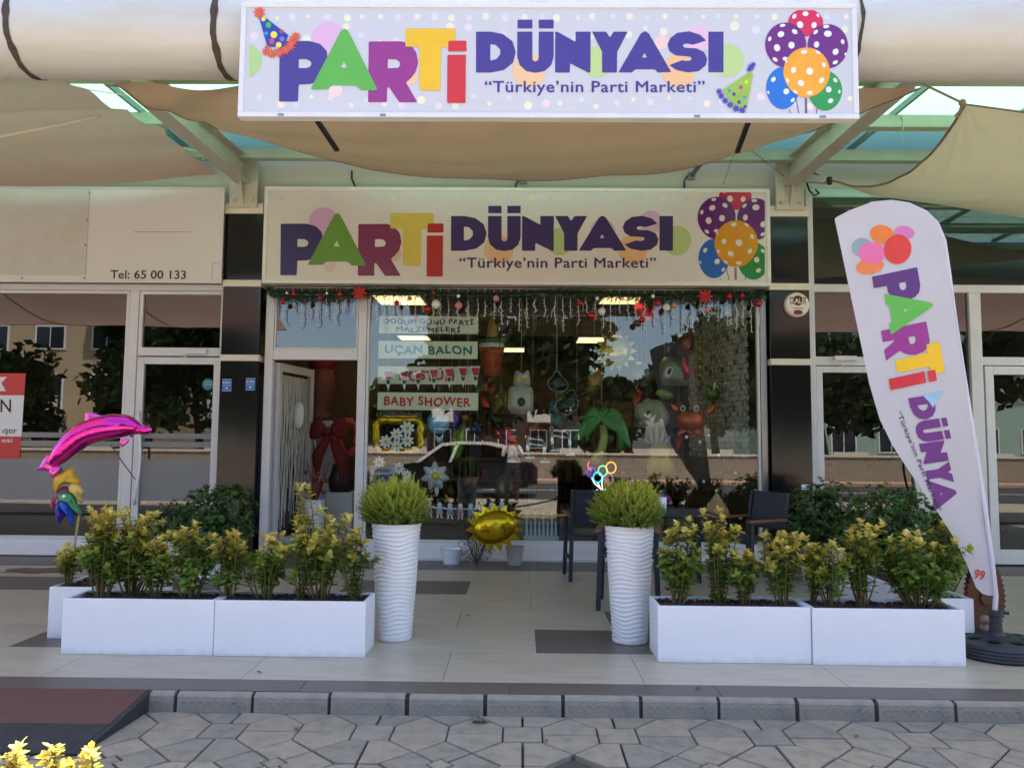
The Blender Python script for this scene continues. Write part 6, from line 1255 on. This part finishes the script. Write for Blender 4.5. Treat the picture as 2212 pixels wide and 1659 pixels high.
t=thing('white_console','low white console with a black bag behind the doorway','console',(A(735,1085,1.2).x,1.2,.03)); a=A(712,1100,1.2); b_=A(768,1062,1.2); MB().box(a.x,b_.x,1.0,1.5,.03,b_.z).build('body',MATS['pedestal_white'],t,bevel=.008)
c=A(735,1062,1.2); tag(MB().lathe((c.x,1.2,b_.z+.001),[(.14,0),(.17,.15),(.10,.36),(.03,.42)],14).build('black_bag',M_dark,smooth=True),'black bag standing on the white console in the doorway','bag')
# ------------------------------------------------------------------ chairs and table outside
M_ch=mat('slate_plastic',S(34,39,50),.5,var=.05); M_arm=mat('arm_wood',S(120,72,44),.5,var=.15,scale=10,stretch=(6,1,1))
def chair(c,rz,lab,arms=True,hs=.46,hb=.92):
    t=thing('garden_chair',lab,'chair',(0,0,0),'slate grey chairs at the table'); 
    def bx(m,x0,x1,y0,y1,z0,z1): return m.box(x0,x1,y0,y1,z0,z1)
    w=.25
    for sx in (-1,1):
        MB().bar((sx*w,-.23,0),(sx*(w-.02),-.20,hs+.18 if arms else hs),.04,.04,(0,1,0)).build('leg',M_ch,t,bevel=.004); MB().bar((sx*w,.26,0),(sx*(w-.02),.20,hs),.04,.04,(0,1,0)).build('leg',M_ch,t,bevel=.004); MB().bar((sx*(w-.02),.20,hs),(sx*(w-.02),.28,hb),.035,.04,(0,1,0)).build('back_post',M_ch,t,bevel=.004)
        MB().bar((sx*(w-.01),-.22,.22),(sx*(w-.01),.24,.22),.03,.03).build('stretcher',M_ch,t,bevel=.003)
        if arms: MB().bar((sx*w,-.27,hs+.20),(sx*w,.24,hs+.20),.05,.025).build('armrest',M_arm,t,bevel=.006)
    MB().box(-w+.03,w-.03,-.24,.22,hs-.02,hs+.015).build('seat',M_ch,t,bevel=.01)
    MB().add([(-w+.04,.205,hs+.10),(w-.04,.205,hs+.10),(w-.04,.285,hb),(-w+.04,.285,hb),(-w+.04,.225,hs+.10),(w-.04,.225,hs+.10),(w-.04,.305,hb),(-w+.04,.305,hb)],[(3,2,1,0),(4,5,6,7),(0,1,5,4),(1,2,6,5),(2,3,7,6),(3,0,4,7)]).build('backrest',M_ch,t,bevel=.008)
    t.location=c; t.rotation_euler=(0,0,rz); return t
chair((.74,-1.05,0),R(184),'slate chair near the window, its back half hidden by the right conifer',True); chair((.94,-2.44,0),R(-9),'slate chair standing close behind the right tall pot',True)
c2=A(1620,1150,-1.4); chair((c2.x-.02,-1.45,0),R(-62),'slate chair with wooden arms at the right of the table',True)
tx=A(1455,1140,-1.6); t=thing('garden_table','small slate grey table behind the right tall pot','table',(tx.x,-1.6,0)); MB().box(tx.x-.36,tx.x+.36,-1.95,-1.25,.71,.74).build('top',M_ch,t,bevel=.006)
for sx in (-.31,.31):
    for sy in (-.30,.30): MB().box(tx.x+sx-.022,tx.x+sx+.022,-1.6+sy-.022,-1.6+sy+.022,.0,.709).build('leg',M_ch,t)
c=A(1428,1110,-1.8); t=thing('flower_vase','small white pot with pink and purple pompon flowers on the table','vase',(c.x,-1.8,.741)); MB().lathe((c.x,-1.8,.741),[(.045,0),(.06,.15),(.05,.15),(.045,.13)],18).build('pot',M_plant,t,smooth=True)
for px,py,cl in ((1424,1082,S(226,150,200)),(1440,1078,S(110,34,120)),(1418,1074,S(200,110,90)),(1430,1092,S(222,140,190))):
    p=A(px,py,-1.8); b=MB()
    for k in range(60):
        d=Vector((rnd.gauss(0,1),rnd.gauss(0,1),rnd.gauss(0,1))).normalized(); q=p+d*.03; s_=d.orthogonal().normalized()*.012; b.add([q-s_,q+s_,q+d*.02],[(0,1,2)])
    b.ell(p,.034,.034,.034,10,7); b.build('bloom',mat('bloom_%d'%px,cl,.7),t)
c=A(1548,1092,-1.0); t=thing('bell_ornament','golden straw bell shaped ornament on a dark stand near the right chair','ornament',(c.x,-.5,.0)); c=A(1548,1090,-.5); MB().lathe((c.x,-.5,c.z-.12),[(.14,0),(.13,.06),(.08,.14),(.03,.22),(.01,.25)],18).build('bell',mat('straw',S(150,126,84),.8,var=.2,bump=.5),t,smooth=True); MB().lathe((c.x,-.5,0),[(.12,0),(.1,.02),(.02,.04),(.02,c.z-.121)],14).build('stand',M_dark,t)
# ------------------------------------------------------------------ the far side of the street, seen mirrored in the glass
M_asph=mat('asphalt',S(70,70,72),.9,var=.15,scale=3,bump=.2,bscale=80)
struct(MB().box(-60,60,-19,-11.2,-.3,-.1).build('road',M_asph))
M_side=mat('pink_paving',S(196,160,132),.85,var=.1,scale=3)
struct(MB().box(-60,60,-20.6,-19,-.3,.0).build('far_pavement',M_side))
for k in range(-9,10): tag(MB().box(k*5-1.2,k*5+1.2,-15.15,-15,-.0995,-.096).build('lane_dash',M_dot),None)
for ob in [o for o in bpy.data.objects if o.name.startswith('lane_dash')]: ob.parent=bpy.data.objects['road']
w=thing('low_wall','long low cream wall across the street, mirrored in the windows','wall',(0,-20.8,0)); MB().box(-60,60,-20.9,-20.65,0,.92).build('body',mat('wall_cream',S(150,141,126),.8,var=.08),w); MB().box(-60,60,-20.95,-20.6,.92,1.0).build('coping',M_cream,w)
M_tl=mat('tree_leaf',rough=.6,vcol=True,leafy=.25); M_bark=mat('bark',S(74,62,50),.9,var=.2,scale=6,bump=.4)
def tree(x,y,h,cr_,lab,seed,c0=S(24,40,22),c1=S(60,80,38),n=2600,trunk=.35,ls=.26,conic=False):
    r_=random.Random(seed); t=thing('street_tree',lab,'tree',(x,y,-.1),'trees across the street'); b=MB(); tm=MB()
    lean=r_.uniform(-.6,.6); tp=Vector((x+lean,y,h*trunk)); tm.tube([(x,y,-.1),(x+lean*.4,y,h*trunk*.5),tp,(x+lean,y,h*.8)],[.22,.17,.13,.04],10)
    cl=[]
    for k in range(16):
        a=r_.uniform(0,2*PI); z=h*trunk+(h*(1-trunk))*r_.uniform(.08,.95); q=cr_*r_.uniform(.2,.8)*((1-(z-h*trunk)/(h*(1-trunk))) if conic else 1); c=Vector((x+lean+q*math.cos(a),y+q*math.sin(a),z)); cl.append((c,cr_*r_.uniform(.3,.55)*(.6 if conic else 1))); tm.tube([tp+Vector((0,0,(c.z-tp.z)*.3)),c],[.06,.015],5,False)
    for k in range(n):
        c,rr=r_.choice(cl); d=Vector((r_.gauss(0,1),r_.gauss(0,1),r_.gauss(0,.85))).normalized()*rr*r_.uniform(.4,1.05); p=c+d; b.cc=tuple(v*r_.uniform(.75,1.25) for v in mixc(c0,c1,r_.random())); s1=Vector((r_.gauss(0,1),r_.gauss(0,1),r_.gauss(0,1))).normalized()*ls; s2=s1.orthogonal().normalized()*ls*.6
        b.add([p-s1,p+s2,p+s1,p-s2],[(0,1,2,3)])
    tm.build('trunk',M_bark,t,smooth=True); b.build('crown',M_tl,t)
T=[(-31,-25,7.5,3.2,'large dark tree mirrored at the left edge of the vacant window',1,False),(-18.2,-25,9.5,2.4,'tall pointed conifer mirrored in the vacant shop window',2,True),(-14,-24.5,6.8,2.8,'bushy dark tree mirrored in the vacant shop door',3,False),(-9.6,-24,3.9,2.0,'low tree mirrored behind the open door of the party shop',4,False),(-6.2,-23.5,3.6,1.8,'small low tree mirrored left of the lettered boards',15,False),(-2.8,-24,6.6,2.8,'olive green tree mirrored left of the middle of the window',5,False),(1.2,-24.5,6.9,3.0,'light leaved tree mirrored in the middle of the window',6,False),(4.8,-24,3.9,2.0,'low tree mirrored under the patch of blue sky',16,False),(8.3,-23.4,6.4,2.2,'leaning trunk tree mirrored at the right of the window',7,False),(13.5,-25,8,3.2,'dark tree mirrored in the right shop door',8,False),(20,-26,9,3.4,'broad tree mirrored in the far right glass',9,False),(-21.9,-23.6,4.4,2.3,'dense low tree mirrored in the middle of the vacant window',21,False),(-16.2,-23.4,5.6,2.3,'dense tree mirrored at the vacant shop door post',22,False),(-11.8,-23.4,4.6,2.0,'small dark tree mirrored in the left pillar',23,False),(10.9,-23.6,6.4,2.5,'dense tree mirrored near the right black pillar',24,False),(16.6,-23.6,6.6,2.7,'dense tree mirrored behind the feather flag',25,False),(-32,-27,9.5,3.6,'tree mirrored beyond the left edge of the vacant window',10,False)]
for x,y,h,c,lab,sd_,con in T: tree(x,y,h,c,lab,sd_,conic=con)
def block(x0,x1,y,h,lab,col,seed,fl=4,wn=5,siding=True,wcol=None):
    t=thing('apartment_building',lab,'building',((x0+x1)/2,y,0),'buildings across the street'); d=9; mw=mat('bw_%d'%seed,col,.85,var=.06,scale=1); MB().box(x0,x1,y-d,y,-.1,h).build('wall',mw,t); MB().box(x0-.3,x1+.3,y-d-.3,y+.3,h,h+.35).build('roof',mat('roof_grey',S(120,112,106),.8),t)
    fh=h/fl; ww=(x1-x0)/wn
    for i in range(fl):
        for j in range(wn):
            cx=x0+ww*(j+.5); z=i*fh+.9; bal_=(j+i)%3==1; zw=z-.7 if bal_ else z; hw=fh*.5+(.7 if bal_ else 0)
            f=MB().box(cx-ww*.27,cx+ww*.27,y+.001,y+.08,zw,zw+hw).build('window',M_white,t); MB().box(cx-ww*.24,cx-.03,y+.081,y+.09,zw+.08,zw+hw-.08).box(cx+.03,cx+ww*.24,y+.081,y+.09,zw+.08,zw+hw-.08).build('window_pane',mat('far_glass',S(40,48,56),.1),f)
            if bal_: MB().box(cx-ww*.36,cx+ww*.36,y+.1,y+1.1,z-.95,z-.82).box(cx-ww*.36,cx+ww*.36,y+1.04,y+1.1,z-.82,z+.05).build('balcony',mat('balcony_white',S(214,210,200),.7),t)
block(-40,-23,-36,11.5,'beige sided apartment house with white windows, mirrored at the left',S(176,158,128),1,4,5)
block(-7.5,5.2,-52,24,'tall brown apartment tower mirrored in the middle of the window',S(62,52,46),3,8,5)
block(16,34,-40,13,'pale green apartment house mirrored in the right shop',S(150,176,164),4,4,6)
# parked car behind the photographer
cx_,cyy=-1.75,-12.3
car=thing('parked_car','dark saloon car with pale pillars and roof, mirrored in the window','car',(cx_,cyy,-.1)); M_body=mat('car_navy',S(26,27,34),.25,coat=.6); M_carw=mat('car_white',S(226,228,226),.3,coat=.4); M_cg=mat('car_glass',S(14,18,20),.05)
z0=-.1
side=[(-2.2,.35),(-2.2,.62),(-2.1,.78),(-1.2,.90),(-.98,.92),(1.5,.95),(2.1,.92),(2.2,.75),(2.2,.38),(1.75,.25),(-1.8,.25)]
m_=MB(); m_.prism([(cx_+x,cyy+.85,z0+z) for x,z in side],(0,-1.7,0)); m_.build('body',M_body,car,bevel=.06,seg=3)
roof=[(-1.05,.90),(-.35,1.40),(.1,1.45),(.85,1.44),(1.25,1.36),(1.7,.95)]
m_=MB(); m_.prism([(cx_+x,cyy+.70,z0+z) for x,z in roof],(0,-1.40,0)); m_.build('cabin_glass',M_cg,car,bevel=.03)
for sy in (.715,-.715):
    q=MB()
    for a,b in (((-1.08,.90),(-.38,1.41)),((-.38,1.41),(.12,1.465)),((.12,1.465),(.86,1.455)),((.86,1.455),(1.27,1.37)),((1.27,1.37),(1.72,.94)),((.05,1.45),(-.16,.92))): q.bar((cx_+a[0],cyy+sy,z0+a[1]),(cx_+b[0],cyy+sy,z0+b[1]),.08,.09,(0,1,0))
    q.build('pillars',M_carw,car)
m_=MB(); m_.prism([(cx_+x,cyy+.69,z0+z) for x,z in ((-.36,1.405),(.1,1.455),(.85,1.445),(1.25,1.365),(1.25,1.385),(.85,1.47),(.1,1.48),(-.36,1.43))],(0,-1.38,0)); m_.build('roof',M_carw,car)
for x in (-1.38,1.36):
    for sy in (.80,-.80):
        s_=1 if sy>0 else -1
        w_=MB().tube([(cx_+x,cyy+sy-.10*s_,z0+.31),(cx_+x,cyy+sy+.09*s_,z0+.31)],.31,24).build('tyre',M_dark,car,bevel=.02); MB().tube([(cx_+x,cyy+sy+.091*s_,z0+.31),(cx_+x,cyy+sy+.10*s_,z0+.31)],.19,16).build('rim',M_steel,w_)
for sy in (.5,-.5): MB().box(cx_-2.215,cx_-2.18,cyy+sy-.16,cyy+sy+.16,z0+.62,z0+.74).build('headlight',M_dot,car,bevel=.01); MB().box(cx_+2.18,cx_+2.215,cyy+sy-.16,cyy+sy+.16,z0+.70,z0+.82).build('tail_light',mat('toy_red'),car,bevel=.01)
# ------------------------------------------------------------------ the photographer, mirrored in the window
pe=thing('person','person in a white top and dark trousers holding up a phone, mirrored in the window','person',(-.2,-9.52,-.1))
px,py,pz=-.2,-9.52,-.1
V=[((0,0,.95),.155),((0,.0,1.12),.125),((0,.0,1.30),.145),((0,.0,1.43),.07),((0,.02,1.50),.055),((0,.03,1.60),.085),((0,.03,1.70),.075),
 ((.10,0,.88),.10),((.11,.02,.50),.065),((.11,-.02,.10),.045),((.12,.10,.04),.04),((-.10,0,.88),.10),((-.12,.03,.50),.065),((-.13,-.01,.10),.045),((-.14,.11,.04),.04),
 ((.17,0,1.39),.055),((.24,.07,1.16),.042),((.10,.20,1.40),.034),((.055,.235,1.47),.03),((-.17,0,1.39),.055),((-.24,.07,1.16),.042),((-.10,.20,1.40),.034),((-.055,.235,1.47),.03)]
E_=[(0,1),(1,2),(2,3),(3,4),(4,5),(5,6),(0,7),(7,8),(8,9),(9,10),(0,11),(11,12),(12,13),(13,14),(2,15),(15,16),(16,17),(17,18),(2,19),(19,20),(20,21),(21,22)]
me=bpy.data.meshes.new('body'); me.from_pydata([(p[0],p[1],p[2]) for p,_ in V],E_,[]); bo=bpy.data.objects.new('body',me); COL.objects.link(bo); bo.location=(0,0,0); bo.parent=pe
sk=bo.modifiers.new('skin','SKIN')
for i,(p,r_) in enumerate(V): me.skin_vertices[0].data[i].radius=(r_,r_*(.75 if i<4 else 1))
me.skin_vertices[0].data[0].use_root=True
bo.modifiers.new('sub','SUBSURF').render_levels=2
def person_mat():
    m=bpy.data.materials.new('person_surface'); m.use_nodes=True; n=m.node_tree.nodes; l=m.node_tree.links; b=n['Principled BSDF']; b.inputs['Roughness'].default_value=.8
    tc=n.new('ShaderNodeTexCoord'); sp=n.new('ShaderNodeSeparateXYZ'); l.new(tc.outputs['Object'],sp.inputs[0]); rp=n.new('ShaderNodeValToRGB'); rp.color_ramp.interpolation='CONSTANT'
    mr=n.new('ShaderNodeMapRange'); mr.inputs[1].default_value=0; mr.inputs[2].default_value=2; l.new(sp.outputs[2],mr.inputs[0]); l.new(mr.outputs[0],rp.inputs[0])
    e=rp.color_ramp.elements; e[0].position=0; e[0].color=(*S(170,120,100),1); e[1].position=.05; e[1].color=(*S(42,38,40),1); q=e.new(.50); q.color=(*S(228,226,226),1); q=e.new(.70); q.color=(*S(196,142,118),1)
    l.new(rp.outputs[0],b.inputs[0]); return m
me.materials.append(person_mat())
hr=MB(); hr.ell((px,py-.02+.01,pz+1.68),.098,.11,.10,16,10); hr.tube([(px,py-.09,pz+1.70),(px,py-.12,pz+1.58),(px,py-.11,pz+1.42)],[.06,.07,.03],10); hr.build('hair',mat('hair_brown',S(58,40,30),.7),pe,smooth=True)
ph=MB(); ph.box(px-.075,px+.075,py+.235,py+.245,pz+1.44,pz+1.515); tag(ph.build('phone',M_dark,bevel=.003),'dark phone held up in front of the face of the mirrored person','phone')
fc_=MB(); fc_.ell((px,py+.115,pz+1.615),.014,.018,.02,8,6); fc_.build('nose',mat('skin_tone',S(196,142,118),.6),pe,smooth=True)
for sx in (-1,1): 
    MB().ell((px+sx*.032,py+.10,pz+1.645),.011,.008,.007,8,6).build('eye',M_dark,pe); MB().ell((px+sx*.088,py+.03,pz+1.63),.012,.02,.03,8,6).build('ear',mat('skin_tone'),pe,smooth=True)
    for k in range(4): MB().tube([(px+sx*.052,py+.21,pz+1.45+.014*k),(px+sx*.085,py+.235,pz+1.452+.014*k),(px+sx*.078,py+.262,pz+1.452+.014*k)],[.0085,.008,.007],7).build('finger',mat('skin_tone'),pe,smooth=True)
    MB().tube([(px+sx*.05,py+.21,pz+1.435),(px+sx*.07,py+.225,pz+1.43),(px+sx*.05,py+.228,pz+1.437)],[.01,.009,.008],7).build('thumb',mat('skin_tone'),pe,smooth=True)
MB().ell((px,py+.105,pz+1.575),.022,.008,.006,8,6).build('mouth',mat('lip',S(150,84,76),.6),pe)
